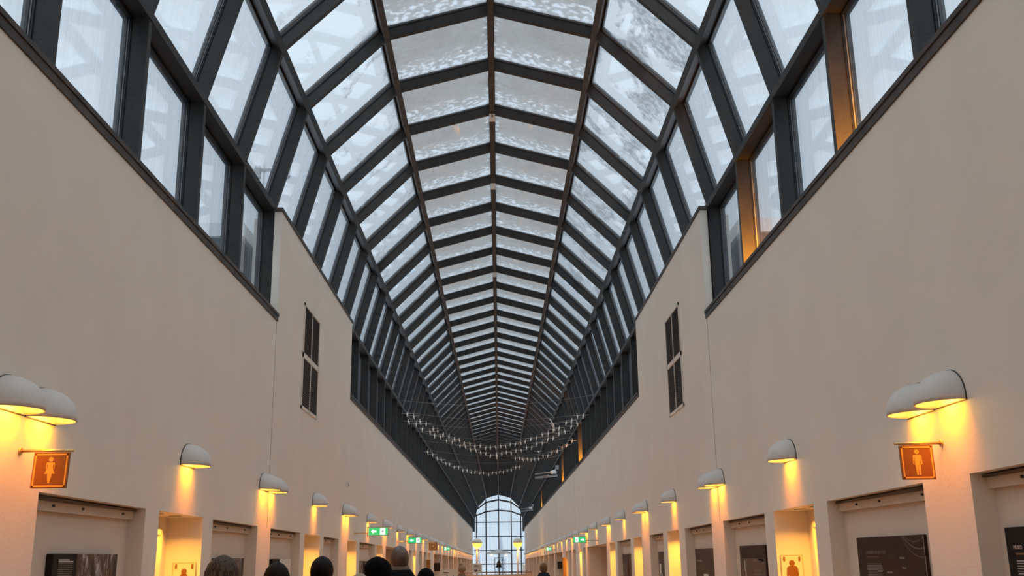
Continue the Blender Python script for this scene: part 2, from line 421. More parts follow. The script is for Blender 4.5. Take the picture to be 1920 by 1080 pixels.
# long purlins along every fold of the vault
for i, a in enumerate(ANG):
    mb = MB(); rad = Vector((math.cos(a), 0, math.sin(a))); tan = Vector((-math.sin(a), 0, math.cos(a)))
    c = Vector((0, 0, EAVE))
    def bar(r0, r1, w, mat):
        ps = [c + rad * r0 - tan * w, c + rad * r0 + tan * w, c + rad * r1 + tan * w, c + rad * r1 - tan * w]
        mb.hexa([p + Vector((0, y, 0)) for p in (ps[0], ps[1])] and [ps[0] + Vector((0, YR0, 0)), ps[1] + Vector((0, YR0, 0)), ps[1] + Vector((0, REND, 0)), ps[0] + Vector((0, REND, 0)),
                 ps[3] + Vector((0, YR0, 0)), ps[2] + Vector((0, YR0, 0)), ps[2] + Vector((0, REND, 0)), ps[3] + Vector((0, REND, 0))], mat)
    bar(RV - .012, RV + .02, .058, 0); bar(RV + .02, RV + .2, .030, 0); bar(RV + .2, RV + .3, .07, 1)
    nm = {0: 'right eave', 1: 'lower right', 2: 'upper right', 3: 'ridge', 4: 'upper left', 5: 'lower left', 6: 'left eave'}[i]
    tag(mb.build('roof_beam_lengthwise', [M['rust'] if i in (2, 3, 4) else M['steel'], M['gasket']]), 'long dark steel purlin running the hall along the %s of the vault' % nm, 'roof purlin', kind='structure')

# glazing: one window per bay, its panes as parts
def facet_mesh(i, name, mat):
    a0, a1 = ANG[i], ANG[i + 1]; r = RV + .245
    p0, p1 = node(a0, r), node(a1, r); d = (p1 - p0).normalized(); p0 = p0 + d * .035; p1 = p1 - d * .035
    mid = (p0 + p1) / 2; nn = Vector((-d.z, 0, d.x)); nn = nn if nn.dot(mid - Vector((0, 0, EAVE))) > 0 else -nn
    hy = PITCH / 2 - .04; t = nn * .024
    mb = MB()
    mb.hexa([p0 + Vector((0, -hy, 0)), p1 + Vector((0, -hy, 0)), p1 + Vector((0, hy, 0)), p0 + Vector((0, hy, 0)),
             p0 + Vector((0, -hy, 0)) + t, p1 + Vector((0, -hy, 0)) + t, p1 + Vector((0, hy, 0)) + t, p0 + Vector((0, hy, 0)) + t])
    return mb.mesh(name, mat)
FM = [facet_mesh(0, 'glass_pane', M['pane_clear']), facet_mesh(1, 'glass_pane', M['pane_frostR']), facet_mesh(2, 'glass_pane', M['pane_snow']),
      facet_mesh(3, 'glass_pane', M['pane_snow']), facet_mesh(4, 'glass_pane', M['pane_frostL']), facet_mesh(5, 'glass_pane', M['pane_clear'])]
def side_mesh(s, zb):
    mb = MB(); hy = PITCH / 2 - .04
    mb.box(s * (RV + .245), s * (RV + .269), -hy, hy, zb, EAVE - .035); return mb.mesh('glass_pane', M['pane_clear'])
SM = {s: side_mesh(s, TOPZ + .12) for s in (-1, 1)}; SE = {s: side_mesh(s, .55) for s in (-1, 1)}
for j in range(len(ribs) - 1):
    yc = (ribs[j] + ribs[j + 1]) / 2
    w = thing('window_%d' % (j + 2), 'snowy bay of vault glazing between two dark ribs', 'window', (0, yc, 0), 0, 'glazed bays of the vault', 'structure')
    for i in range(6): link('glass_pane', FM[i], w)
    if not 17.4 < yc < 26.0:
        for s in (-1, 1): link('glass_pane', SE[s] if yc > WEND else SM[s], w)

# ------------------------------------------------------------------ great end window
w1 = thing('window_1', 'tall arched gridded window closing the far end of the hall', 'window', (0, REND, 0), 0, None, 'structure')
mb = MB(); h = .10
xs = [-3.66, -2.09, 0, 2.09, 3.66]
def vtop(x):   # underside of the vault at x
    p = [node(a, RV) for a in ANG]
    for i in range(6):
        if p[i + 1].x - 1e-6 <= x <= p[i].x + 1e-6:
            t = (x - p[i].x) / (p[i + 1].x - p[i].x); return p[i].z + t * (p[i + 1].z - p[i].z)
    return EAVE
for x in xs: mb.box(x - .085, x + .085, -.1, .1, FZ(REND), vtop(x))
def hbar(pts, hh=.07):
    for (xa, za), (xb, zb) in zip(pts, pts[1:]):
        mb.hexa([(xa, -.09, za - hh), (xb, -.09, zb - hh), (xb, .09, zb - hh), (xa, .09, za - hh), (xa, -.09, za + hh), (xb, -.09, zb + hh), (xb, .09, zb + hh), (xa, .09, za + hh)])
hbar([(-3.66, 9.45), (-2.09, 10.6), (0, 11.02), (2.09, 10.6), (3.66, 9.45)], .13)
hbar([(-3.9, 8.3), (-3.66, 8.5), (-2.09, 9.1), (0, 9.3), (2.09, 9.1), (3.66, 8.5), (3.9, 8.3)], .11)
for z in (7.38, 5.06, 2.87, .69, -.6): hbar([(-4.1, z), (4.1, z)])
mb.build('window_frame', M['gasket'], w1)
mb = MB()
pts = [(-4.12, FZ(REND)), (4.12, FZ(REND))] + [(node(a, RV + .22).x, node(a, RV + .22).z) for a in ANG]
mb.plate(pts, (0, .02, 0), (1, 0, 0), (0, 0, 1), .02)
mb.build('glass_pane', M['pane_clear'], w1)

# ------------------------------------------------------------------ what stands outside
mb = MB(); mb.box(-160, 160, -40, 420, -4.2, -3.2)
tag(mb.build('ground', M['greysnow']), 'snow covered ground outside the hall', 'snow ground', kind='structure')
for s in (-1, 1):
    t = thing('side_building', 'dark clad low building beyond the glass on the %s' % ('left' if s < 0 else 'right'), 'building', (s * 10.2, 21.7, -3.2))
    mb = MB(); mb.box(-5.6, 5.6, -4.1, 4.1, 0, 10.6); mb.build('clad_block', M['cladding'], t)
    mb = MB(); mb.box(-5.7, 5.7, -4.2, 4.2, 10.6, 10.85); mb.build('snow_cap', M['snow'], t)
TREES = [(-15, 228, 15), (-9, 240, 19), (-4.5, 226, 13), (0.5, 246, 17), (6, 230, 14), (11, 238, 20), (17, 226, 15), (-21, 236, 17), (23, 240, 18)]
for i, (x, y, hh) in enumerate(TREES):
    hh *= .58
    t = thing('snowy_tree', '%s pale frosted spruce from the left, seen faintly through the end window' % ORD[sorted(q[0] for q in TREES).index(x)], 'tree', (x, y, -3.2), random.random() * 6, 'frosted trees beyond the end window')
    mb = MB(); mb.tube([(0, 0, 0), (0, 0, hh * .97)], [.22, .03], 8); mb.build('trunk', M['frosttree'], t)
    mb = MB(); n = 15
    for k in range(9):
        z0 = hh * (.10 + .095 * k); r = hh * .20 * (1 - k / 9.6)
        ring = [(math.cos(2 * PI * q / (2 * n)) * r * (1 if q % 2 else .62) * random.uniform(.85, 1.1), math.sin(2 * PI * q / (2 * n)) * r * (1 if q % 2 else .62) * random.uniform(.85, 1.1), z0 - (r * .28 if q % 2 else 0)) for q in range(2 * n)]
        tip = (0, 0, z0 + hh * .17)
        mb.add(ring + [tip], [(q, (q + 1) % (2 * n), 2 * n) for q in range(2 * n)] + [tuple(range(2 * n))])
    mb.build('crown', M['frosttree'], t)
# floodlight on a bracket outside the left glass
t = thing('outdoor_floodlight', 'pale twin floodlight on a bracket outside the left glass', 'floodlight', (-4.62, 18.6, 7.65))
mb = MB(); mb.tube([(.17, 0, 0), (.17, 0, 1.55)], .02, 8); mb.build('pole', M['lightsteel'], t)
mb = MB(); mb.box(-.42, .55, -.025, .025, 1.42, 1.47); mb.build('cross_arm', M['lightsteel'], t)
for x, dz in ((.05, 0), (.62, .02)):
    mb = MB(); mb.box(x - .05, x + .05, -.06, .06, 1.36 + dz, 1.52 + dz); mb.tube([(x, -.07, 1.30 + dz), (x, .02, 1.30 + dz)], .06, 12)
    mb.build('lamp_head', M['lightsteel'], t)

# ------------------------------------------------------------------ wall lamps
def add_light(name, kind, parent, loc, energy, color, **kw):
    l = bpy.data.lights.new(name, kind); l.energy = energy; l.color = color
    for a, b in kw.items(): setattr(l, a, b)
    o = link(name, l, parent, loc); return o
WARM = (1.0, 0.235, 0.002)
R0, H0, SK = .285, .235, .035
def shade_mesh():
    mb = MB(); nt_, np_ = 26, 9
    def prof(r, h, sk): return [(r, 0)] + [(r * math.cos(PI / 2 * k / np_), sk + h * math.sin(PI / 2 * k / np_)) for k in range(np_ + 1)]
    for (r, h, sk) in ((R0, H0, SK), (R0 - .012, H0 - .012, SK)):
        rows = [[(max(0.0, q * math.sin(PI * i / nt_)), -q * math.cos(PI * i / nt_), z) for i in range(nt_ + 1)] for q, z in prof(r, h, sk)]
        mb.loft(rows, 0, True, False, False)
    ro = [(R0 * math.sin(PI * i / nt_), -R0 * math.cos(PI * i / nt_), 0) for i in range(nt_ + 1)]
    ri = [((R0 - .012) * math.sin(PI * i / nt_), -(R0 - .012) * math.cos(PI * i / nt_), 0) for i in range(nt_ + 1)]
    mb.loft([ro, ri], 0, False, False, False)
    return mb.mesh('shade', M['shade'])
def back_mesh():
    mb = MB(); n = 20
    out = [((R0 + .006) * math.cos(PI * i / n), SK + (H0 + .006) * math.sin(PI * i / n)) for i in range(n + 1)] + [(-(R0 + .006), -.006), (R0 + .006, -.006)]
    mb.plate(out, (.010, 0, 0), (0, 1, 0), (0, 0, 1), -.0095)
    mb.plate([(u * .955, v * .955 + .008) for u, v in out], (.0125, 0, 0), (0, 1, 0), (0, 0, 1), -.002, 1)
    return mb.mesh('back_plate', [M['shadeback'], M['shade']])
SHADE, BACK = shade_mesh(), back_mesh()
mb = MB(); mb.lathe([(.001, -.045)] + [(.045 * math.cos(PI * (k / 8 - .5)), .045 * math.sin(PI * (k / 8 - .5))) for k in range(1, 8)] + [(.001, .045)], 12, (0, 0, 0)); BULB = mb.mesh('bulb', M['bulb'])
LIGHT_STRIP = bpy.data.lights.new('lamp_glow', 'AREA')
LIGHT_STRIP.shape = 'RECTANGLE'; LIGHT_STRIP.size = .11; LIGHT_STRIP.size_y = .42; LIGHT_STRIP.color = WARM; LIGHT_STRIP.energy = 7.0; LIGHT_STRIP.spread = math.radians(86)
LIGHT_IN = bpy.data.lights.new('lamp_inner_glow', 'POINT')
LIGHT_IN.shadow_soft_size = .03; LIGHT_IN.color = (1.0, .50, .05); LIGHT_IN.energy = 3.8
def wall_lamp(s, y, label):
    t = thing('wall_lamp', label, 'wall lamp', (s * W, y, LAMPZ(y)), 0 if s < 0 else PI, 'half-dome lamps along the walls')
    link('shade', SHADE, t); link('back_plate', BACK, t); link('bulb', BULB, t, (.13, 0, .10))
    link('lamp_glow', LIGHT_STRIP, t, (.07, 0, .145))
    link('lamp_inner_glow', LIGHT_IN, t, (.13, 0, .03))
    return t
for s in (-1, 1):
    side = 'left' if s < 0 else 'right'; c0 = 8.19 if s < 0 else 8.46
    k = 0
    while c0 + 8.85 * k < WEND - 1:
        yp = c0 + 8.85 * k
        for d, nm in ((-.305, 'nearer'), (.305, 'farther')):
            wall_lamp(s, yp + d, 'white half-dome lamp, %s of the %s pair along the %s wall' % (nm, ordw(k), side))
        ys = yp + 4.42
        if ys < WEND - 1:
            wall_lamp(s, ys, 'single white half-dome lamp after the %s pair along the %s wall' % (ordw(k), side))
        k += 1
    # the bay nearest the camera, outside the frame, gives its light too
    wall_lamp(s, c0 - 4.42, 'single white half-dome lamp nearest the camera on the %s wall' % side)

# ------------------------------------------------------------------ niches, doorways
nw = 0
for s in (-1, 1):
    side = 'left' if s < 0 else 'right'; cn = cd = co = 0
    for k, a, b in OPEN[s]:
        if k == 'n':
            # picture rail box under the niche soffit with its hooks
            t = thing('picture_rail', 'slim picture rail at the top of the %s recess along the %s wall' % (ordw(cn), side), 'rail', (s * (W + .18), (a + b) / 2, 0), 0 if s < 0 else PI, 'picture rails in the recesses')
            z = min(LZ(a), LZ(b)) - .012; hl = (b - a) / 2 - .002
            mb = MB(); mb.box(0, .05, -hl, hl, z - .105, z - .02); mb.build('rail_box', M['recess'], t)
            mb = MB()
            mb.box(0, .085, -hl, hl, z - .02, z); mb.build('rail_cap', M['louvre'], t)
            for q in (-.55, -.05, .75):
                mb = MB(); mb.tube([(.05, q * hl, z - .055), (.068, q * hl, z - .055)], .012, 8); mb.build('hook', M['shadeback'], t)
            cn += 1
        elif k == 'd':
            z = min(LZ(a), LZ(b)); yc = (a + b) / 2
            nw += 1
            # a plain door in the back of the recess
            t = thing('door_%d' % nw, 'cream door at the back of the %s lit doorway along the %s wall' % (ordw(cd), side), 'door', (s * (W + .45), yc, FZ(yc)), 0 if s < 0 else PI, None, 'structure')
            hw = (b - a) / 2 - .32; hd = z - FZ(yc) - .22
            mb = MB(); mb.box(0, .03, -hw - .07, -hw, 0, hd + .07); mb.box(0, .03, hw, hw + .07, 0, hd + .07); mb.box(0, .03, -hw, hw, hd, hd + .07); mb.build('door_frame', M['doorpaint'], t)
            mb = MB(); mb.box(0, .015, -hw, hw, .01, hd); mb.build('door_leaf', M['doorpaint'], t)
            mb = MB(); mb.tube([(.015, hw - .08, 1.02), (.06, hw - .08, 1.02), (.06, hw - .2, 1.02)], .011, 8); mb.build('door_handle', M['lightsteel'], t)
            for q, nm in ((-.33, 'nearer'), (.33, 'farther')):
                t = thing('downlight', 'round recessed downlight, %s one in the %s doorway of the %s wall' % (nm, ordw(cd), side), 'downlight', (s * (W + .2), yc + q, z), 0, 'doorway downlights')
                mb = MB(); mb.lathe([(.052, -.012), (.075, -.012), (.078, 0), (.052, 0)], 20); mb.build('rim', M['shade'], t)
                mb = MB(); mb.lathe([(.05, -.008), (.05, -.004)], 20); mb.build('lens', M['bulb'], t)
                l = add_light('downlight_beam', 'AREA', t, (0, 0, -.016), 13, (1.0, .43, .04), shape='DISK', size=.09)
                l.data.spread = math.radians(135)
            cd += 1
        else:
            # made-up weak lamp, added to warm and brighten each open bay
            yc = (a + b) / 2
            t = thing('fill_lamp', 'small added fill lamp inside the %s open bay of the %s wall' % (ordw(co), side), 'fill lamp', (s * (W + .9), yc, LZ(yc)), 0, 'fill lamps added in the open bays')
            mb = MB(); mb.lathe([(.10, -.05), (.12, -.03), (.12, .012)], 18); mb.build('lamp_body', M['shade'], t)
            mb = MB(); mb.lathe([(.085, -.055), (.085, -.045)], 18); mb.build('lens', M['bulb'], t)
            add_light('fill_beam', 'AREA', t, (0, 0, -.06), 16, (1.0, .42, .08), shape='DISK', size=.15)
            co += 1

# ------------------------------------------------------------------ pictograms
def circle(cx, cy, r, n=18): return [(cx + r * math.cos(2 * PI * k / n), cy + r * math.sin(2 * PI * k / n)) for k in range(n)]
WOMAN = [[(-.16, .30), (.16, .30), (.20, .27), (.20, -.02), (.165, -.02), (.155, .22), (.12, .22), (.13, .02), (.25, -.24), (.10, -.24), (.10, -.36), (.03, -.68), (-.04, -.68), (-.10, -.36), (-.10, -.24), (-.25, -.24), (-.13, .02), (-.12, .22), (-.155, .22), (-.165, -.02), (-.20, -.02), (-.20, .27)], circle(0, .45, .115)]
MAN = [[(-.17, .30), (.17, .30), (.215, .26), (.235, -.18), (.175, -.18), (.15, .18), (.125, .18), (.135, -.15), (.105, -.70), (.02, -.70), (.005, -.18), (-.005, -.18), (-.02, -.70), (-.105, -.70), (-.135, -.15), (-.125, .18), (-.15, .18), (-.175, -.18), (-.235, -.18), (-.215, .26)], circle(0, .45, .115)]
def pictogram(mb, fig, o, ux, uz, sc_, th=.003, mat=0):
    for poly in fig:
        mb.plate([(u * sc_, v * sc_) for u, v in poly], o, ux, uz, -th, mat)
# hanging toilet signs, at right angles to the wall, facing up the hall
def toilet_sign(s, y, zr, rod, x0, x1, fig, label, tilt):
    t = thing('hanging_sign', label, 'sign', (s * W, y, zr))
    mb = MB(); mb.tube([(0, 0, 0), (-s * rod, 0, 0)], .011, 10); mb.build('rod', M['brass'], t)
    mb = MB(); mb.tube([(0, 0, 0), (-s * .015, 0, 0)], .028, 14); mb.build('wall_flange', M['brass'], t)
    p = link('panel', None, t); bpy.data.objects.remove(p)
    xa, xb = x0 - s * W, x1 - s * W; cx = (xa + xb) / 2; w = abs(xb - xa) / 2
    ux = Vector((1, 0, 0)); uz = Vector((tilt, 0, 1)); o = Vector((cx - tilt * .16, 0, -.155))
    hh = .14
    mb = MB(); mb.plate([(-w, -hh), (w, -hh), (w, hh), (-w, hh)], o + Vector((0, -.011, 0)), ux, uz, -.022); pan = mb.build('panel', M['signbrown'], t)
    mb = MB(); b = .012; g = .010
    for (u0, u1, v0, v1) in ((-w + g, w - g, hh - g - b, hh - g), (-w + g, w - g, -hh + g, -hh + g + b), (-w + g, -w + g + b, -hh + g, hh - g), (w - g - b, w - g, -hh + g, hh - g)):
        mb.plate([(u0, v0), (u1, v0), (u1, v1), (u0, v1)], o + Vector((0, -.011, 0)), ux, uz, .002)
    mb.build('border', M['signgold'], pan)
    mb = MB(); pictogram(mb, fig, o + Vector((0, -.011, .012)), ux, uz, .165, -.002); mb.build('pictogram', M['signgold'], pan)
toilet_sign(-1, 8.19, 2.592, .43, -3.625, -3.345, WOMAN, "brown women's toilet sign hanging from a brass rod on the left wall", .03)
toilet_sign(1, 8.42, 2.587, .40, 3.385, 3.66, MAN, "brown men's toilet sign hanging from a brass rod on the right wall", -.012)

# toilet posters on the far jambs of the two near doorways
def poster(s, y, x0, x1, ztop, fig, label):
    t = thing('toilet_poster', label, 'poster', ((x0 + x1) / 2, y, ztop))
    w = abs(x1 - x0) / 2
    mb = MB(); mb.box(-w, w, -.008, 0, -.60, 0); mb.build('sheet', M['doorpaint'], t)
    mb = MB()
    for q in ((-w, w, -.005, 0), (-w, w, -.60, -.595), (-w, -w + .005, -.6, 0), (w - .005, w, -.6, 0)): mb.box(q[0], q[1], -.010, -.008, q[2], q[3])
    mb.build('outline', M['woodorange'], t)
    for x in (-w + .045, w - .045):
        mb = MB(); mb.box(x - .012, x + .012, -.018, -.008, -.075, -.02); mb.build('clip', M['signbrown'], t)
    mb = MB(); pictogram(mb, fig, Vector((0, -.0085, -.245)), (1, 0, 0), (0, 0, 1), .36, -.003); mb.build('pictogram', M['signbrown'], t)
POSTMAN = [[(-.13, .30), (.13, .30), (.20, .24), (.225, .0), (.20, -.16), (.165, -.16), (.15, .02), (.125, -.2), (.10, -.70), (.012, -.70), (0, -.25), (-.012, -.70), (-.10, -.70), (-.125, -.2), (-.15, .02), (-.165, -.16), (-.20, -.16), (-.225, .0), (-.20, .24)], circle(0, .40, .11)]
POSTWOM = [[(-.09, .30), (.09, .30), (.15, .22), (.21, -.10), (.22, -.34), (.13, -.34), (.09, -.7), (-.09, -.7), (-.13, -.34), (-.22, -.34), (-.21, -.10), (-.15, .22)], circle(0, .38, .10)]
poster(-1, 13.44, -4.095, -3.80, 1.712, POSTWOM, "women's toilet poster with a brown figure in the left lit doorway")
poster(1, 13.87, 3.794, 4.085, 1.697, POSTMAN, "men's toilet poster with a brown figure in the right lit doorway")

# ------------------------------------------------------------------ emergency exit signs
def exit_sign(s, y, xa, xb, z0, z1, flip, label, housing=True):
    t = thing('exit_sign', label, 'sign', (s * W, y, (z0 + z1) / 2), 0, 'emergency exit signs')
    a, b = sorted((xa - s * W, xb - s * W)); hh = (z1 - z0) / 2; w = b - a
    zr = -hh * .35
    mb = MB(); near = a if s > 0 else b
    tip = a if s < 0 else b
    mb.tube([(0, 0, zr), (tip, 0, zr)], .012, 8); mb.build('rod', M['brass'] if s < 0 else M['lightsteel'], t)
    mb = MB(); mb.box(min(0, -s * .012), max(0, -s * .012), -.03, .03, zr - .05, zr + .05); mb.build('wall_flange', M['brass'], t)
    mb = MB(); mb.box(a - .03, b + .03, -.012, .05, hh - .018, hh + .004); mb.box(a - .03, b + .03, -.012, .05, -hh - .004, -hh + .018)
    mb.box(a - .035, a - .02, -.012, .05, -hh, hh); mb.box(b + .02, b + .035, -.012, .05, -hh, hh); fr = mb.build('housing', M['lightsteel'], t)
    mb = MB(); mb.box(a, b, .0, .03, -hh + .02, hh - .02); face = mb.build('face', M['exitgreen'], t)
    # white arrow half and white running-man half
    e = -1 if flip else 1
    c1 = a + w * (.27 if not flip else .73); c2 = a + w * (.74 if not flip else .26)
    q = hh * .62
    mb = MB(); ar = [(-q, 0), (-.1 * q, .85 * q), (-.1 * q, .33 * q), (q, .33 * q), (q, -.33 * q), (-.1 * q, -.33 * q), (-.1 * q, -.85 * q)]
    mb.plate([(u * e, v) for u, v in ar], (c1, -.001, 0), (1, 0, 0), (0, 0, 1), -.004); mb.build('arrow', M['exitwhite'], face)
    mb = MB(); mb.box(c2 - w * .135, c2 + w * .135, -.004, 0, -hh + .03, hh - .03); d = mb.build('doorway', M['exitwhite'], face)
    mb = MB(); r = hh * .5
    for poly in ([(-.1, .35), (.25, .3), (.2, -.1), (.5, -.5), (.45, -.95), (.3, -.95), (.3, -.5), (0, -.2), (-.3, -.5), (-.75, -.55), (-.75, -.4), (-.4, -.3), (-.1, .0), (-.15, .15), (-.4, -.02), (-.5, .1)], circle(.2, .55, .17, 10), [(.3, .25), (.6, .05), (.7, .12), (.35, .4)]):
        mb.plate([(u * r * e, v * r) for u, v in poly], (c2, -.0045, 0), (1, 0, 0), (0, 0, 1), .002)
    mb.build('running_figure', M['boardblack'], face)
exit_sign(-1, 27.47, -3.37, -2.87, 2.315, 2.545, False, 'green exit sign with left arrow, nearest one on the left wall')
exit_sign(-1, 39.1, -3.34, -2.84, 2.27, 2.50, False, 'green exit sign with left arrow, second one on the left wall')
exit_sign(-1, 62.5, -3.24, -2.88, 2.17, 2.39, True, 'small distant green exit sign just past the orange square sign')
exit_sign(1, 38.7, 2.82, 3.28, 2.205, 2.435, True, 'green exit sign with right arrow, nearest one on the right wall')
exit_sign(1, 66.9, 3.06, 3.40, 2.09, 2.33, True, 'small distant green exit sign farther along the right wall')
# orange square sign
t = thing('hanging_sign', 'orange square hanging sign with concentric frames on the left wall', 'sign', (-W, 46.0, 2.24))
mb = MB(); mb.tube([(0, 0, .13), (1.1, 0, .13)], .012, 8); mb.build('rod', M['brass'], t)
mb = MB(); mb.box(.72, 1.09, -.015, .015, -.17, .17); pan = mb.build('panel', M['signorange'], t)
mb = MB()
for r in ((.13, .105),):
    for (x0, x1, z0, z1) in ((-r[0], r[0], r[1], r[0]), (-r[0], r[0], -r[0], -r[1]), (-r[0], -r[1], -r[0], r[0]), (r[1], r[0], -r[0], r[0])): mb.box(.905 + x0, .905 + x1, -.019, -.015, z0, z1)
mb.build('border', M['creamline'], pan)
mb = MB(); mb.box(.845, .875, -.019, -.015, -.06, .06); mb.box(.875, .955, -.019, -.015, .03, .06); mb.box(.925, .955, -.019, -.015, -.005, .03); mb.box(.875, .93, -.019, -.015, -.03, -.005); mb.build('symbol', M['creamline'], pan)

# ------------------------------------------------------------------ information boards in the recesses
def board(s, x, ya, yb, ztop, hgt, base, label, build=None, tk=.03):
    """panel on the recess back; ya is the end shown at its left when you face it"""
    rz = 0 if s < 0 else PI
    t = thing('information_board', label, 'information board', (s * x, (ya + yb) / 2, ztop), rz)
    hw = abs(yb - ya) / 2
    mb = MB(); mb.box(0, tk, -hw, hw, -hgt, 0); p = mb.build('panel', M[base], t)
    # local u runs left to right for a viewer facing the board: left wall u=+y ; right wall (rotated) u=+y as well
    def put(name, mat, rects, parent=t, d=.002, off=0):
        m2 = MB()
        for (u0, u1, v0, v1) in rects: m2.box(tk + off, tk + off + d, u0, u1, v0, v1)
        return m2.build(name, M[mat], parent)
    if build: build(put, hw, t, tk)
    return t
def lines(u0, u1, vt, n, pitch, h, seed, jag=.25):
    rr = random.Random(seed); return [(u0, u1 - rr.random() * jag * (u1 - u0), vt - i * pitch - h, vt - i * pitch) for i in range(n)]
def heading(u0, u1, vt, h, seed):
    """a word too soft to read: upright strokes of uneven width"""
    rr = random.Random(seed); out = []; u = u0
    while u < u1:
        w = rr.uniform(.010, .02); k = rr.random()
        if k < .5: out += [(u, u + .006, vt - h, vt), (u + w, u + w + .006, vt - h, vt), (u, u + w, vt - h * .1, vt)]
        elif k < .8: out += [(u, u + .007, vt - h, vt), (u, u + w, vt - h, vt - h * .85), (u, u + w * .8, vt - h * .55, vt - h * .42)]
        else: out += [(u + w * .4, u + w * .4 + .007, vt - h, vt), (u, u + w, vt - h * .12, vt)]
        u += w + .014
    return out
def b_left1(put, hw, t, tk):
    put('photo_print', 'birch', [(-hw + .515, hw, -1.0, 0)])
    put('lettering', 'ink', [(-hw + .12, -hw + .35, -.061, -.049), (-hw + .12, -hw + .44, -.077, -.064)])
    put('lettering', 'inkdim', lines(-hw + .12, -hw + .45, -.085, 38, .0168, .0075, 2, .06))
board(-1, W + .176, 9.291, 10.834, 1.808, 1.0, 'boardblack', 'dark text board with birch bark photo in the nearest left recess', b_left1, .06)
def b_left2(put, hw, t, tk):
    put('photo_print', 'birch', [(-hw + .5, hw, -1.0, 0)]); put('lettering', 'inkdim', lines(-hw + .1, -hw + .4, -.15, 12, .05, .02, 4))
board(-1, W + .176, 14.62, 16.22, 1.763, 1.0, 'boardblack', 'brown photo board behind the grey-haired woman', b_left2, .05)
def b_left3(put, hw, t, tk):
    put('photo_print', 'offwhite', [(-hw + .62, hw, -1.0, 0)]); put('lettering', 'ink', lines(-hw + .1, -hw + .5, -.12, 8, .06, .022, 5))
board(-1, W + .176, 18.26, 19.88, 1.75, 1.0, 'boardblack', 'board with dark text strip and pale picture behind the dark-haired head', b_left3, .05)
def b_l4(put, hw, t, tk): put('photo_print', 'birch', [(-hw + .02, hw - .02, -1.0, -.02)])
board(-1, W + .176, 29.57, 30.55, 1.679, 1.0, 'boardmid', 'brown patterned board in the left recess under the exit sign, nearer of two', b_l4)
def b_l5(put, hw, t, tk): put('photo_print', 'boardblack', [(-hw, -hw + .25, -1.0, 0)])
board(-1, W + .176, 30.73, 31.98, 1.675, 1.0, 'boardmid', 'dark board in the left recess under the exit sign, farther of two', b_l5)
def swirl(put, hw, t, tk):
    m2 = MB()
    for i, (dx, sag, end) in enumerate(((.0, .02, -.025), (.03, .055, -.108), (.05, .07, -.122), (.08, .15, -.200))):
        P0 = Vector((hw - .46 - dx, -.004)); P3 = Vector((hw - .004, end))
        P1 = P0 + Vector((.16 + dx, -.05 - sag * .9)); P2 = P3 + Vector((-.16, -.052 + i * .016))
        for q in range(24):
            def bz(a): return P0 * (1 - a) ** 3 + P1 * 3 * a * (1 - a) ** 2 + P2 * 3 * a * a * (1 - a) + P3 * a ** 3
            a, b = bz(q / 24), bz((q + 1) / 24); d = (b - a).normalized(); n = Vector((-d.y, d.x)) * .0022
            m2.add([(tk + .002, p.x, p.y) for p in (a - n, b - n, b + n, a + n)], [(0, 1, 2, 3)])
    m2.build('line_drawing', M['inkdim'], t)
def b_r1(put, hw, t, tk):
    put('lettering', 'inkdim', heading(-hw + .24, -hw + .78, -.137, .030, 3))
    put('lettering', 'inkorange', heading(-hw + .27, -hw + .62, -.188, .020, 8))
    put('lettering', 'inkdim', lines(-hw + .26, -hw + .70, -.262, 24, .0150, .0070, 6, .1))
    for r in ((-hw + 1.16, -hw + 1.27, -.215, -.198), (-hw + 1.20, -hw + 1.30, -.305, -.290), (-hw + .80, -hw + .94, -.352, -.335)): put('caption', 'inkdim', [r])
    put('edge_strip', 'ink', [(hw - .004, hw, -1.0, 0)])
    swirl(put, hw, t, tk)
board(1, W + .176, 11.15, 9.38, 1.87, 1.0, 'boardbrown', 'large dark brown board with looping lines in the right recess below the men sign', b_r1)
def b_r0(put, hw, t, tk):
    put('lettering', 'inkorange', lines(-hw + .13, -hw + .42, -.188, 1, .05, .012, 9, .2))
    put('lettering', 'ink', lines(-hw + .13, -hw + .55, -.24, 22, .0185, .0065, 10, .15))
    c = bpy.data.curves.new('lettering', 'FONT'); c.body = 'MUSEO'; c.size = .040; c.extrude = .001; c.materials.append(M['ink'])
    tmp = bpy.data.objects.new('tmp', c); COL.objects.link(tmp); bpy.context.view_layer.update()
    me = bpy.data.meshes.new_from_object(tmp.evaluated_get(bpy.context.evaluated_depsgraph_get())); bpy.data.objects.remove(tmp)
    o = link('lettering', me, t, (tk + .003, -hw + .105, -.160)); o.rotation_euler = (PI / 2, 0, PI / 2)
board(1, W + .176, 7.85, 6.1, 1.887, 1.0, 'boardblack', 'black text board cut off by the right edge of the picture', b_r0)
def b_r2(put, hw, t, tk):
    put('photo_print', 'louvre', [(-hw + .05, hw - .03, -1.0, -.19)])
    put('lettering', 'inkdim', [(hw - .75, hw - .12, -.24, -.20)] + lines(hw - .75, hw - .28, -.36, 8, .05, .014, 12, .1))
    put('picture', 'ink', [(-hw + .28, -hw + .32, -.38, -.22), (-hw + .33, -hw + .37, -.55, -.36), (-hw + .38, -hw + .40, -.72, -.48), (hw - .2, hw - .14, -.66, -.58)], d=.003)
board(1, W + .176, 16.64, 15.04, 1.845, 1.0, 'boardbrown', 'brown board with faint pale figures, in the right recess past the lit doorway', b_r2)
def b_r3(put, hw, t, tk):
    put('lettering', 'inkdim', [(-hw + .12, -hw + .62, -.24, -.20)])
    put('photo_print', 'offwhite', [(-hw + .75, -hw + 1.18, -.85, -.46)])
    put('picture', 'boardmid', [(-hw + .82, -hw + .86, -.85, -.62), (-hw + .98, -hw + 1.03, -.85, -.56), (-hw + 1.38, -hw + 1.46, -1.0, -.5)], off=.002)
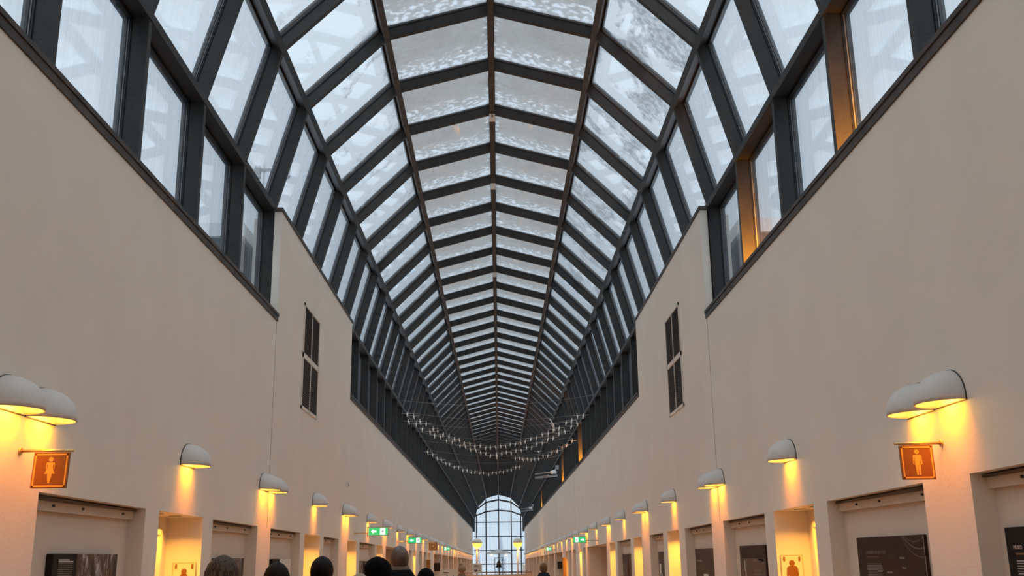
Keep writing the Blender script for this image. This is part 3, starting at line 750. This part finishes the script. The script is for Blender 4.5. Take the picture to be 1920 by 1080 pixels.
board(1, W + .176, 20.45, 18.4, 1.832, 1.0, 'boardmid', 'brown board with small white landscape in the right recess before the second lit doorway', b_r3)
def b_r4(put, hw, t, tk): put('picture', 'offwhite', [(-hw + .12, -hw + .36, -.8, -.28), (-hw + .2, -hw + .5, -1.0, -.5)])
board(1, W + .176, 25.2, 23.9, 1.80, 1.0, 'boardmid', 'narrow brown board with pale figure in the right recess past the second lit doorway', b_r4)
def b_r5(put, hw, t, tk): put('picture', 'inkdim', [(-hw + .1, -hw + .3, -.9, -.55), (-hw + .4, -hw + .5, -.7, -.3)])
board(1, W + .176, 32.55, 31.28, 1.768, 1.0, 'boardmid', 'tall brown board, farther of two in the right recess before the wide opening', b_r5)
board(1, W + .176, 31.07, 30.3, 1.779, 1.0, 'boardmid', 'tall brown board, nearer of two in the right recess before the wide opening', None)

# ------------------------------------------------------------------ ventilation grilles, sensors, little boxes
for s, ya, yb in ((-1, 19.56, 21.3), (1, 19.87, 21.6)):
    t = thing('ventilation_grille', 'tall brown louvred air grille high on the %s wall' % ('left' if s < 0 else 'right'), 'air grille', (s * W, (ya + yb) / 2, 4.57), 0 if s < 0 else PI)
    hw = (yb - ya) / 2; H = 2.1
    mb = MB(); f = .055
    mb.box(0, .02, -hw, -hw + f, 0, H); mb.box(0, .02, hw - f, hw, 0, H); mb.box(0, .02, -hw, hw, 0, f); mb.box(0, .02, -hw, hw, H - f, H)
    mb.box(0, .02, -hw, hw, H / 2 - .05, H / 2 + .05); mb.box(0, .02, -.02, .02, 0, H); mb.build('grille_frame', M['plaster'], t)
    mb = MB(); mb.box(-.001, .002, -hw + .01, hw - .01, .01, H - .01); mb.build('duct_opening', M['louvredark'], t)
    for (y0, y1) in ((-hw + f, -.02), (.02, hw - f)):
        for (z0, z1) in ((f, H / 2 - .05), (H / 2 + .05, H - f)):
            mb = MB(); n = 22
            for k in range(n):
                z = z0 + (z1 - z0) * (k + .5) / n
                mb.hexa([(.003, y0, z + .010), (.018, y0, z - .014), (.018, y1, z - .014), (.003, y1, z + .010), (.003, y0, z + .015), (.018, y0, z - .009), (.018, y1, z - .009), (.003, y1, z + .015)])
            mb.build('louvre_panel', M['louvre'], t)
t = thing('wall_sensor', 'small white sensor box alone on the left wall', 'sensor', (-W, 25.91, 3.49))
mb = MB(); mb.box(0, .05, -.05, .05, 0, .12); mb.build('case', M['white'], t)
mb = MB(); mb.box(.05, .062, -.03, .03, .02, .06); mb.build('lens', M['inkdim'], t)
for i, y in enumerate((21.83, 26.33, 35.33)):
    t = thing('junction_box', '%s small white box hanging under the ridge beam' % ('largest and nearest' if i == 0 else ORD[i]), 'junction box', (0, y - .10, RV + EAVE - .05 - .08), 0, 'white boxes under the ridge')
    mb = MB(); mb.box(-.065, .065, -.06, .06, -.06, .065); mb.build('case', M['offwhite'], t)
    mb = MB(); mb.box(-.08, .08, -.03, .05, -.085, -.06); mb.build('base_plate', M['offwhite'], t)
    if i == 0:
        mb = MB(); mb.box(-.02, .03, -.063, -.06, -.02, .045); mb.build('label_strip', M['inkdim'], t)
# small uplights on the right-hand sill that wash single posts in orange
for i, yr in enumerate((10.58, 15.08, 48.83, 62.33, 93.83)):
    t = thing('sill_spotlight', '%s small orange uplight on the right-hand window sill' % (['nearest'] + ORD[1:])[i], 'uplight', (3.985, yr - .9, TOPZ + .13), 0, 'uplights on the right sill')
    mb = MB(); mb.box(-.045, .045, -.03, .03, 0, .02); mb.build('foot', M['shadeback'], t)
    mb = MB(); mb.tube([(0, -.035, .035), (0, .045, .085)], [.03, .04], 12); mb.build('lamp_head', M['shadeback'], t)
    l = add_light('uplight_beam', 'SPOT', t, (0, .05, .095), 250 if i == 0 else 400, (1.0, .36, .03), spot_size=math.radians(80), spot_blend=.9, shadow_soft_size=.02)
    l.rotation_euler = (math.radians(128), 0, 0)

# ------------------------------------------------------------------ flock of hanging birds
def bird_parts():
    mb = MB()
    prof = [(-.165, -.028, .004), (-.125, -.02, .020), (-.08, -.006, .033), (-.03, 0, .042), (.03, .004, .040), (.07, .010, .026), (.11, .018, .014), (.15, .024, .012), (.185, .028, .017), (.205, .027, .012), (.232, .023, .003)]
    rings = []
    for y, z, r in [(a * .72, b * .72, c * .80) for a, b, c in prof]: rings.append([(r * math.cos(2 * PI * k / 10), y, z + r * .92 * math.sin(2 * PI * k / 10)) for k in range(10)])
    mb.loft(rings); mb.add([(-.022, -.145, -.022), (.022, -.145, -.022), (.009, -.085, -.009), (-.009, -.085, -.009), (-.022, -.145, -.027), (.022, -.145, -.027), (.009, -.085, -.016), (-.009, -.085, -.016)], [(0, 1, 2, 3), (7, 6, 5, 4), (0, 4, 5, 1), (1, 5, 6, 2), (2, 6, 7, 3), (3, 7, 4, 0)])
    body = mb.mesh('bird_body', M['bird']); W2 = []
    for s in (1, -1):
        mb = MB(); out = [(s * .02, .022), (s * .10, .026), (s * .21, .010), (s * .235, .001), (s * .18, -.006), (s * .10, -.012), (s * .02, -.018)]
        mb.plate(out if s > 0 else list(reversed(out)), (0, .02, .012), (1, 0, .05 * s), (0, math.cos(.9), -math.sin(.9)), .008); W2.append(mb.mesh('wing', M['wing']))
    mb = MB(); mb.tube([(0, 0, .02), (0, 0, .19)], .0016, 4); wire = mb.mesh('hanger_wire', M['cable'])
    return body, W2, wire
BODY, WING, WIRE = bird_parts()
def bird(x, y, z, rz, label, group, sc_=1.0, pitch=.55):
    t = thing('hanging_bird', label, 'bird mobile', (x, y, z), rz, group)
    t.rotation_euler = (pitch, 0, rz); t.scale = (sc_,) * 3
    link('bird_body', BODY, t)
    for w in WING: link('wing', w, t)
    h = link('hanger_wire', WIRE, t); h.rotation_euler = (-pitch, 0, 0)
FL_A = [(-3.39, 38.68), (-3.24, 39.79), (-3.08, 41.02), (-2.91, 42.11), (-2.71, 43.43), (-2.57, 44.44), (-2.39, 45.5), (-2.19, 46.76), (-1.97, 47.5), (-1.77, 48.31), (-1.57, 49.13), (-1.32, 49.91), (-1.09, 50.52), (-0.83, 50.88), (-0.57, 51.41), (-0.33, 51.7), (-0.06, 51.31), (0.19, 51.07), (0.43, 50.7), (0.66, 50.4), (0.9, 49.95), (1.16, 49.66), (1.36, 48.61), (1.61, 48.19), (1.85, 47.2), (2.08, 46.45), (2.31, 45.61), (2.49, 44.59), (2.69, 43.66), (2.91, 42.33), (3.07, 41.34), (3.23, 40.29), (3.42, 39.79)]
FL_B = [(-3.44, 39.92), (-3.24, 41.07), (-3.07, 42.21), (-2.86, 43.75), (-2.72, 44.68), (-2.52, 45.62), (-2.29, 46.61), (-2.07, 47.63), (-1.76, 48.86), (-1.54, 49.82), (-1.31, 50.72), (-1.07, 51.69), (-0.84, 52.58), (-0.59, 53.33), (-0.35, 54.17), (-0.02, 54.58), (0.24, 53.07), (0.48, 52.92), (0.73, 52.71), (0.96, 52.11), (1.22, 51.53), (1.47, 50.73), (1.71, 50.05), (1.92, 49.04), (2.15, 48.16), (2.36, 47.18), (2.56, 46.17), (2.75, 44.92), (2.94, 43.76), (3.13, 42.47), (3.27, 41.03)]
FL_C = [(1.0, 56.6), (1.24, 57.04), (1.45, 57.27), (1.69, 57.51), (1.91, 57.54), (2.1, 57.66), (2.31, 56.98), (2.51, 55.92), (2.74, 55.33), (2.91, 54.03), (3.11, 52.72), (3.29, 51.54), (3.43, 50.09), (3.59, 48.56)]
FL_D = [(-3.57, 52.59), (-3.43, 54.44), (-3.27, 55.82), (-3.13, 57.48), (-2.97, 59.01), (-2.81, 60.4), (-2.59, 61.47), (-2.35, 62.48), (-2.14, 63.82), (-1.91, 64.75), (-1.68, 65.48), (-1.44, 66.01), (-1.15, 66.5), (-0.92, 66.93), (-0.59, 67.44), (-0.33, 66.91), (-0.08, 66.39), (0.15, 66.16), (0.38, 65.65), (0.62, 65.15), (0.87, 64.13), (1.12, 63.15), (1.34, 62.1)]
for L_, nm, g in ((FL_A, 'nearer row of the upper flock', 'upper flock nearer row'), (FL_B, 'second row of the upper flock', 'upper flock second row'),
                  (FL_C, 'lower right-hand arc', 'lower right arc of birds'), (FL_D, 'lowest long arc', 'lowest arc of birds')):
    n = len(L_)
    for i, (x, y) in enumerate(L_):
        mid = i == 15 and L_ is FL_B
        lab = 'large pale bird leading the flock at its lowest middle point' if mid else 'small pale hanging bird, %s from the left in the %s' % (ordw(i), nm)
        bird(x, y, 7.0 + {0: .06, 1: -.08}.get([FL_A, FL_B, FL_C, FL_D].index(L_), 0) + .055 * (i % 2), random.uniform(-.25, .25) - .12 * (x / 3.4), lab, g, 1.55 if mid else random.uniform(.97, 1.07), .72 + random.uniform(-.1, .1))
bird(2.36, 42.63, 7.08, .9, 'larger twisted bird above the right arm of the upper flock', 'stray birds', 1.9, 1.0)
bird(2.13, 52.95, 7.0, .2, 'lone brown bird between the upper flock and the lower right arc', 'stray birds', 1.0, .2)
def strand(x0, y0, z0, x1, y1, z1, sag, label):
    mb = MB(); n = 14
    mb.tube([(x0 + (x1 - x0) * k / n, y0 + (y1 - y0) * k / n, z0 + (z1 - z0) * k / n - sag * 4 * (k / n) * (1 - k / n)) for k in range(n + 1)], .0045, 5)
    tag(mb.build('hanging_cable', M['cable']), label, 'cable', 'wires that carry the birds')
for i, (y, sag) in enumerate(((40.0, .35), (43.5, .35), (47.0, .4), (50.5, .45), (54.5, .4), (59.5, .4), (64.5, .45))):
    strand(-3.88, y, EAVE - .02, 3.88, y + (1.2 if i % 2 else -.8), EAVE - .02, sag * .6 + .1, '%s thin sagging wire across the vault that carries the birds' % (['nearest'] + ORD[1:])[i])

# pale lighting brackets on the right of the vault
for nm, y, xa, xb, z in (('nearer', 66.0, 3.55, 2.40, 6.93), ('farther', 115.2, 3.6, 2.5, 6.95)):
    t = thing('lighting_bracket', 'pale grey stage-light bracket sticking out on the right, %s one' % nm, 'light bracket', (3.86, y, z))
    mb = MB(); mb.box(-.12, .08, -.15, .15, .22, .48); mb.build('control_box', M['lightsteel'], t)
    mb = MB(); mb.tube([(-.45, 0, .02), (-.10, 0, .09)], [.10, .15], 14); mb.build('lamp_head', M['white'], t)
    for dz, q in ((0, .0), (-.2, .03), (-.28, -.05)):
        mb = MB(); mb.tube([(.0, q, dz + .08), (xb - 3.86, q, dz - .06)], .024, 8); mb.build('arm_tube', M['lightsteel'], t)

# ------------------------------------------------------------------ far end furnishings
for x, y, z, nm in ((-1.83, 90, 2.93, 'left'), (1.66, 90, 2.93, 'right')):
    t = thing('globe_lamp', 'big globe lamp on a pole at the far end, %s of the pair' % nm, 'globe lamp', (x, y, FZ(y)))
    zc = z - FZ(y); r = .42
    mb = MB(); mb.tube([(0, 0, 0), (0, 0, zc - r)], .055, 12); mb.build('pole', M['wood'] if nm == 'left' else M['white'], t)
    mb = MB(); mb.lathe([(.2, 0), (.2, .04), (.06, .07)], 20); mb.build('base', M['lightsteel'], t)
    mb = MB(); mb.lathe([(r * math.cos(PI / 2 * k / 10) + .001, zc + r * math.sin(PI / 2 * k / 10)) for k in range(11)], 28); mb.build('globe_cap', M['shade'], t)
    m = M.get('globelit') or pbr('lit_opal_glass', (1, .75, .3), .4, emit=(1.0, .50, .07), estr=1.5); M['globelit'] = m
    mb = MB(); mb.lathe([(.10, zc - r * .96)] + [(r * math.cos(PI / 2 * k / 10), zc - r * math.sin(PI / 2 * k / 10)) for k in range(9, -1, -1)], 28); mb.build('globe_bowl', m, t)
    for q in range(3):
        an = 2 * PI * q / 3; mb = MB(); mb.tube([(.16 * math.cos(an), .16 * math.sin(an), .05), (.16 * math.cos(an), .16 * math.sin(an), zc - r * .9)], .014, 6); mb.build('stay_rod', M['wood'], t)
    add_light('globe_glow', 'POINT', t, (0, 0, zc - r - .15), 60, (1, .55, .1), shadow_soft_size=.2)
t = thing('parapet', 'beige parapet with a slim handrail across the far end', 'parapet', (0, 97, FZ(97)))
mb = MB(); mb.box(-3.3, 3.1, -.06, .06, -.1, .80); mb.build('parapet_panel', M['beige'], t)
mb = MB(); mb.tube([(-3.3, 0, .95), (3.05, 0, .95)], .035, 10); mb.build('handrail', M['signbrown'], t)
for x in (-3.2, -1.6, 0, 1.6, 3.0):
    mb = MB(); mb.tube([(x, 0, .8), (x, 0, .95)], .018, 8); mb.build('rail_post', M['lightsteel'], t)
t = thing('bell_stand', 'dark bell hanging under a small pale canopy before the end window', 'bell stand', (0, 112, FZ(112)))
zb = 2.13 - FZ(112)
mb = MB(); mb.lathe([(1.46, zb), (1.42, zb + .06), (.8, zb + .26), (.3, zb + .38), (.02, zb + .43)], 28); mb.build('canopy', M['lightsteel'], t)
mb = MB()
for x in (-.42, .42): mb.tube([(x, 0, 0), (x, 0, zb - .45)], .03, 8)
mb.tube([(-.55, 0, zb - .45), (.45 + .1, 0, zb - .45)], .035, 8); mb.tube([(0, 0, zb - .45), (0, 0, zb + .2)], .03, 8); mb.build('stand_frame', M['gasket'], t)
bz = zb - 1.42
mb = MB(); mb.lathe([(.34, bz), (.35, bz + .04), (.27, bz + .14), (.22, bz + .35), (.19, bz + .52), (.11, bz + .62), (.04, bz + .66), (.03, bz + .95)], 24); mb.build('bell', M['bronze'], t)
mb = MB(); mb.tube([(0, 0, bz + .4), (0, 0, bz - .5)], [.02, .03], 8); mb.build('clapper', M['bronze'], t)
# free standing notices
def notice(x, y, w, ztop, h, label, big):
    t = thing('notice_stand', label, 'notice stand', (x, y, FZ(y))); zt = ztop - FZ(y)
    mb = MB(); mb.lathe([(.17, 0), (.17, .02), (.02, .03)], 20); mb.build('base', M['lightsteel'], t)
    mb = MB(); mb.tube([(0, .02, .02), (0, .02, zt - h * .5)], .016, 8); mb.build('pole', M['lightsteel'], t)
    mb = MB(); mb.box(-w / 2, w / 2, -.008, .01, zt - h, zt); p = mb.build('notice_panel', M['offwhite'], t)
    mb = MB(); rr = [(-.36, .0, .12, .15), (-.36, -.05, .2, .215)] if big else [(-.36, .1, .13, .17), (-.36, -.02, .21, .25), (-.36, .22, .29, .33), (-.36, .0, .62, .82), (.06, .36, .68, .74)]
    for u0, u1, v0, v1 in rr: mb.box(u0 * w, u1 * w, -.010, -.008, zt - v1 * h, zt - v0 * h)
    mb.build('lettering', M['boardmid'], p)
    if big:
        mb = MB(); mb.plate([(-.06, .02), (.1, .02), (.1, .05), (-.02, .05), (-.02, .09), (-.06, .09)], (0, -.008, zt - h * .42), (1, 0, 0), (0, 0, 1), .002); mb.plate([(.1, 0), (.16, .09), (.13, .09), (.07, 0)], (0, -.008, zt - h * .42), (1, 0, 0), (0, 0, 1), .002); mb.build('picture', M['boardblack'], p)
notice(-1.39, 30, .46, 1.41, .6, 'pale notice panel on a stand, in front of the person in the brown quilted coat', True)
notice(-.776, 40, .345, 1.508, .36, 'small pale notice on a stand below the left globe lamp', False)
# wooden lockers and dark screens between the far bays
for s in (-1, 1):
    side = 'left' if s < 0 else 'right'
    t = thing('wooden_cabinet', 'tall orange wooden cabinet standing far along the %s wall' % side, 'cabinet', (s * 3.655, 58.1 if s > 0 else 55.2, FZ(58)), 0)
    mb = MB(); mb.box(-.085, .085, -.3, .3, 0, 2.0); mb.build('cabinet_body', M['woodorange'], t)
    mb = MB(); mb.box(-.08, .08, -.32, -.3, .03, 1.97); dr = mb.build('cabinet_door', M['woodorange'], t)
    mb = MB(); mb.tube([(.05, -.33, 1.0), (.05, -.33, 1.15)], .012, 6); mb.build('handle', M['lightsteel'], dr)
    yw = 69.5 if s > 0 else 69.55
    t = thing('wall_screen', 'square dark screen facing down the hall in the far %s opening' % side, 'screen', (s * 4.12, yw - .01, .96))
    mb = MB(); mb.box(-.24, .24, -.04, 0, -.05, .47); fr = mb.build('bezel', M['lightsteel'] if s > 0 else M['blackscreen'], t)
    mb = MB(); mb.box(-.21, .21, -.045, -.04, -.02, .44); mb.build('display', M['blackscreen'], t)
t = thing('waste_bin', 'pale square bin standing below the far right wooden cabinet', 'bin', (3.3, 57.6, FZ(57.6)))
mb = MB(); mb.box(-.22, .22, -.2, .2, 0, .88); mb.build('bin_body', M['lightsteel'], t)
mb = MB(); mb.box(-.235, .235, -.215, .215, .88, .95); mb.build('bin_lid', M['offwhite'], t)

# ------------------------------------------------------------------ people (all seen from behind, walking down the hall)
def skin_body(parent, H, mat):
    """one continuous figure, facing +y: skeleton with a radius per joint, grown by a skin modifier"""
    s = H / 1.75
    V, E, Rr = [], [], []
    def v(x, y, z, r, link_=None, ry=None):
        V.append((x * s, y * s, z * s)); Rr.append((r * s, (ry or r) * s))
        if link_ is not None: E.append((link_, len(V) - 1))
        return len(V) - 1
    pel = v(0, 0, .95, .095); bel = v(0, .01, 1.08, .09, pel); che = v(0, 0, 1.27, .10, bel); upc = v(0, -.01, 1.39, .075, che)
    nk = v(0, 0, 1.50, .058, upc); nk2 = v(0, .008, 1.545, .055, nk); hd0 = v(0, .012, 1.60, .070, nk2); hd1 = v(0, .0, 1.655, .083, hd0); hd2 = v(0, -.005, 1.695, .070, hd1)
    v(0, .105, 1.595, .012, hd0)
    for sx in (-1, 1):
        v(sx * .083, -.005, 1.615, .016, hd0)
        sh = v(sx * .155, -.01, 1.40, .045, upc); el = v(sx * .215, -.03, 1.16, .040, sh); wr = v(sx * .225, .05, .92, .032, el); pm = v(sx * .225, .075, .85, .034, wr)
        for fx, ln in ((-.027, .070), (-.009, .082), (.009, .078), (.026, .062)):
            k = v(sx * .225 + fx * .4, .085 + fx, .81, .0098, pm); k = v(sx * .222 + fx * .4, .09 + fx, .81 - ln * .55, .0090, k); v(sx * .215 + fx * .4, .085 + fx, .81 - ln, .0082, k)
        k = v(sx * .205, .105, .84, .011, pm); v(sx * .198, .118, .80, .0095, k)
        hp = v(sx * .095, 0, .86, .070, pel); kn = v(sx * .10, .015 + sx * .03, .50, .048, hp); an = v(sx * .10, -.02 + sx * .05, .09, .036, kn); v(sx * .10, .08 + sx * .05, .045, .030, an)
    me = bpy.data.meshes.new('body'); me.from_pydata(V, E, []); me.materials.append(mat)
    o = link('body', me, parent)
    md = o.modifiers.new('skin', 'SKIN'); md.use_smooth_shade = True
    for i, r in enumerate(Rr):
        me.skin_vertices[0].data[i].radius = r if isinstance(r, tuple) else (r, r)
    me.skin_vertices[0].data[0].use_root = True
    o.modifiers.new('sub', 'SUBSURF').levels = 1; o.modifiers[-1].render_levels = 2
    return o
def ell(cx, cy, z, rx, ry, n=24, wob=0, ph=0):
    return [(cx + rx * (1 + wob * math.sin(5 * (2 * PI * k / n) + ph)) * math.cos(2 * PI * k / n), cy + ry * (1 + wob * math.sin(5 * (2 * PI * k / n) + ph)) * math.sin(2 * PI * k / n), z) for k in range(n)]
def clothes(t, H, coat, trousers, quilt=False, hood=False):
    s = H / 1.75
    prof = [(.72, .20, .145), (.80, .205, .15), (.95, .20, .15), (1.08, .195, .15), (1.22, .215, .155), (1.33, .225, .15), (1.41, .215, .13), (1.455, .16, .105), (1.485, .105, .09), (1.52, .085, .085), (1.53, .075, .078)]
    if quilt:
        p2 = []
        for (a, b) in zip(prof, prof[1:]):
            n = max(1, int((b[0] - a[0]) / .028))
            for q in range(n):
                f = q / n; k = 1.07 if (len(p2) % 3) else .99
                p2.append((a[0] + (b[0] - a[0]) * f, (a[1] + (b[1] - a[1]) * f) * k, (a[2] + (b[2] - a[2]) * f) * k))
        prof = p2 + [prof[-1]]
    mb = MB(); mb.loft([ell(0, -.01 * s, z * s, rx * s, ry * s, 28) for z, rx, ry in prof])
    for sx in (-1, 1):
        mb.tube([(sx * .155 * s, -.01 * s, 1.41 * s), (sx * .198 * s, -.015 * s, 1.34 * s), (sx * .222 * s, -.028 * s, 1.16 * s), (sx * .228 * s, .01 * s, 1.04 * s), (sx * .226 * s, .045 * s, .93 * s)], [.052 * s, .068 * s, .064 * s, .06 * s, .052 * s], 14)
    mb.build('coat', coat, t)
    if hood:
        mb = MB(); mb.loft([ell(0, (-.055 - .018 * k) * s, (1.54 - .022 * k) * s, (.105 + .014 * min(k, 3)) * s, (.085 + .006 * k) * s) for k in range(6)]); mb.build('hood', coat, t)
    mb = MB()
    for sx in (-1, 1):
        mb.tube([(sx * .09 * s, 0, .93 * s), (sx * .095 * s, .0, .86 * s), (sx * .10 * s, (.015 + sx * .03) * s, .50 * s), (sx * .10 * s, (-.02 + sx * .05) * s, .07 * s)], [.108 * s, .105 * s, .075 * s, .062 * s], 14)
    mb.build('trousers', trousers, t)
    for sx in (-1, 1):
        mb = MB(); yy = (-.02 + sx * .05) * s
        mb.loft([ell(sx * .10 * s, yy + .045 * s, z * s, rx * s, ry * s, 18) for z, rx, ry in ((0, .045, .135), (.03, .05, .14), (.06, .046, .11), (.10, .044, .06))]); mb.build('shoe', M['shoe'], t)
def cap_loft(t, name, mat, s, prof, dy=0, wob=0, smooth=True):
    """hair or hat from horizontal rings (z, rx, ry, cy)"""
    mb = MB(); mb.loft([ell(0, (cy + dy) * s, z * s, rx * s, ry * s, 32, wob, z * 20) for z, rx, ry, cy in prof], 0, smooth); return mb.build(name, mat, t)
def person(x, y, ztop, label, coat, trousers, head, skin='skin', quilt=False, hood=False, rz=0):
    H = ztop - FZ(y); t = thing('person', label, 'person', (x, y, FZ(y)), rz)
    Hb = H / 1.765 * 1.75
    skin_body(t, Hb, M[skin]); clothes(t, Hb, M[coat], M[trousers], quilt, hood); head(t, Hb / 1.75); return t
DOME = [(1.60, .092, .105, -.012), (1.64, .094, .108, -.012), (1.68, .090, .102, -.012), (1.715, .077, .088, -.01), (1.74, .055, .064, -.008), (1.755, .03, .036, -.006), (1.762, .008, .01, -.005)]
def h_long(mat, w=1.0):
    def f(t, s): cap_loft(t, 'hair', M[mat], s, [(1.22, .100 * w, .03, -.10), (1.30, .116 * w, .045, -.095), (1.42, .118 * w, .055, -.075), (1.50, .112 * w, .065, -.055), (1.56, .106 * w, .085, -.035), (1.62, .104 * w, .105, -.018), (1.67, .098 * w, .106, -.012), (1.715, .080 * w, .09, -.01), (1.745, .052 * w, .062, -.008), (1.762, .02, .026, -.006), (1.766, .006, .008, -.006)], 0, .012)
    return f
def h_short(mat, part=True):
    def f(t, s): cap_loft(t, 'hair', M[mat], s, [(1.545, .055, .035, -.055), (1.58, .078, .068, -.035), (1.61, .086, .085, -.024)] + [(z + .003, rx * .97, ry * .98, cy) for z, rx, ry, cy in DOME[1:]], 0, .006)
    return f
def h_beanie(t, s):
    cap_loft(t, 'knitted_cap', M['black'], s, [(1.575, .098, .105, -.01), (1.60, .103, .112, -.012)] + [(z + .006, rx * 1.13, ry * 1.12, cy) for z, rx, ry, cy in DOME[1:]])
def h_beret(t, s):
    o = cap_loft(t, 'cap', M['black'], s, [(1.50, .088, .07, -.05), (1.55, .104, .098, -.025), (1.60, .112, .118, -.012), (1.65, .118, .126, -.016), (1.69, .112, .12, -.02), (1.725, .088, .10, -.026), (1.748, .055, .07, -.03), (1.765, .015, .02, -.03)])
    mb = MB(); mb.loft([ell(.03 * s, .12 * s, z * s, .075 * s, .055 * s) for z in (1.615, 1.632)]); mb.build('peak', M['black'], o)
    for sx in (-1, 1):
        mb = MB()
        for dz in (0, -.028): mb.lathe([(.001, -.013), (.010, -.008), (.013, 0), (.010, .008), (.001, .013)], 10, (sx * .108 * s, -.015 * s, 1.53 * s + dz))
        mb.build('earring', M['pearl'], t)
def h_bald(t, s):
    mb = MB(); mb.loft([ell(0, -.015 * s, (1.515 + .017 * k) * s, (.118 - .008 * k) * s * (1 + .05 * (k % 2)), (.108 - .008 * k) * s * (1 + .05 * (k % 2)), 26) for k in range(5)]); mb.build('scarf', M['grey_scarf'], t)
    mb = MB()
    mb.tube([(-.092 * s, -.01 * s, 1.625 * s), (-.094 * s, .09 * s, 1.632 * s)], .003, 6); mb.tube([(.092 * s, -.01 * s, 1.625 * s), (.094 * s, .09 * s, 1.632 * s)], .003, 6)
    for sx in (-1, 1):
        mb.tube([(sx * (.05 + .032 * math.cos(2 * PI * k / 14)) * s, .112 * s, (1.62 + .026 * math.sin(2 * PI * k / 14)) * s) for k in range(15)], .003, 6)
    mb.build('spectacles', M['brass'], t)
    cap_loft(t, 'hair', M['skin_stubble'], s, [(1.545, .060, .045, -.04), (1.575, .080, .072, -.03), (1.60, .0885, .092, -.018), (1.64, .0935, .105, -.014), (1.68, .0905, .100, -.012), (1.715, .077, .087, -.01), (1.742, .054, .062, -.008), (1.758, .028, .034, -.006), (1.764, .007, .009, -.005)])
M['skin_stubble'] = pbr('shaved_scalp', (0.085, 0.05, 0.034), .45, noise=(7, .5, (1, 1, 1.6)))
def h_pompom(t, s):
    o = cap_loft(t, 'knitted_hat', M['knit'], s, [(1.59, .097, .104, -.01), (1.615, .103, .11, -.012)] + [(z + .004, rx * 1.12, ry * 1.1, cy) for z, rx, ry, cy in DOME[1:]], 0, .02)
    mb = MB(); mb.lathe([(.005, 0), (.035, .012), (.048, .04), (.035, .07), (.005, .082)], 16, (-.03 * s, -.02 * s, 1.725 * s)); mb.build('bobble', M['knit'], o)
person(-1.56, 6.2, 1.757, 'person with long greying brown hair, seen from behind, nearest at left', 'black', 'jeans', h_long('hair_greybrown'))
person(-1.62, 8.0, 1.712, 'person with dark brown shoulder-length hair beside the left recess boards', 'navy', 'jeans', h_long('hair_dark', .98))
person(-1.365, 8.5, 1.752, 'person with short black hair showing both ears, in front of a lit doorway', 'navy', 'jeans', h_short('hair_black'))
person(-1.00, 9.3, 1.744, 'person in black peaked cap and pearl earrings', 'black', 'jeans', h_beret, rz=-.35)
person(-.985, 11.0, 1.856, 'tall person with shaved head, glasses and taupe scarf over a black coat', 'black', 'jeans', h_bald, skin='skindark', hood=True, rz=.25)
person(-.80, 12.4, 1.612, 'shorter person in a black knitted cap right of the tall scarf wearer', 'black', 'jeans', h_beanie)
person(-1.02, 8.2, 1.618, 'person with light fluffy hair barely showing at the lower edge', 'navy', 'jeans', h_short('hair_light'))
person(-.935, 28.0, 1.545, 'person in brown quilted coat and cream bobble hat, far down the hall', 'puffer', 'jeans', h_pompom, quilt=True)
person(1.07, 24.0, 1.593, 'person in dark hooded jacket walking alone on the right', 'navy', 'jeans', h_short('hair_ginger'), hood=True)

# ------------------------------------------------------------------ sky
wd = bpy.data.worlds.new('overcast'); sc.world = wd; wd.use_nodes = True
nt = wd.node_tree; nt.nodes.clear()
o = nt.nodes.new('ShaderNodeOutputWorld'); bg = nt.nodes.new('ShaderNodeBackground')
tc = nt.nodes.new('ShaderNodeTexCoord'); sp = nt.nodes.new('ShaderNodeSeparateXYZ')
cr = nt.nodes.new('ShaderNodeValToRGB'); cr.color_ramp.interpolation = 'EASE'
e = cr.color_ramp.elements
e[0].position = 0.0; e[0].color = (.66, .78, .89, 1)
e[1].position = 1.0; e[1].color = (3.4, 3.6, 3.75, 1)
a = e.new(.50); a.color = (.745, .86, .965, 1)
nt.links.new(tc.outputs['Generated'], sp.inputs[0]); nt.links.new(sp.outputs[2], cr.inputs[0])
nt.links.new(cr.outputs[0], bg.inputs[0]); bg.inputs[1].default_value = 1.0
nt.links.new(bg.outputs[0], o.inputs[0])

# ------------------------------------------------------------------ camera
cam = bpy.data.cameras.new('camera'); co_ = bpy.data.objects.new('camera', cam); COL.objects.link(co_); sc.camera = co_
cam.sensor_width = 36; cam.lens = 1900 / 1920 * 36; cam.clip_end = 800; cam.clip_start = .05
Rv = Vector((0.9998333350035022, -0.012036582723538778, -0.013726721826922214)); Uv = Vector((0.010172650868640696, -0.2570362296999926, 0.9663482259495887)); Fv = Vector((0.01515979518591985, 0.9663268066746116, 0.2568709468039718))
m = Matrix((Rv, Uv, -Fv)).transposed().to_4x4(); m.translation = Vector((0.0656, 0, 1.72)); co_.matrix_world = m

vs = sc.view_settings; vs.view_transform = 'Standard'; vs.look = 'None'; vs.gamma = 1; vs.use_curve_mapping = False; vs.exposure = 0.26
cy = sc.cycles; cy.use_denoising = True; cy.max_bounces = 8; cy.diffuse_bounces = 5; cy.transparent_max_bounces = 16; cy.glossy_bounces = 3
cy.use_light_tree = True; cy.sample_clamp_indirect = 6
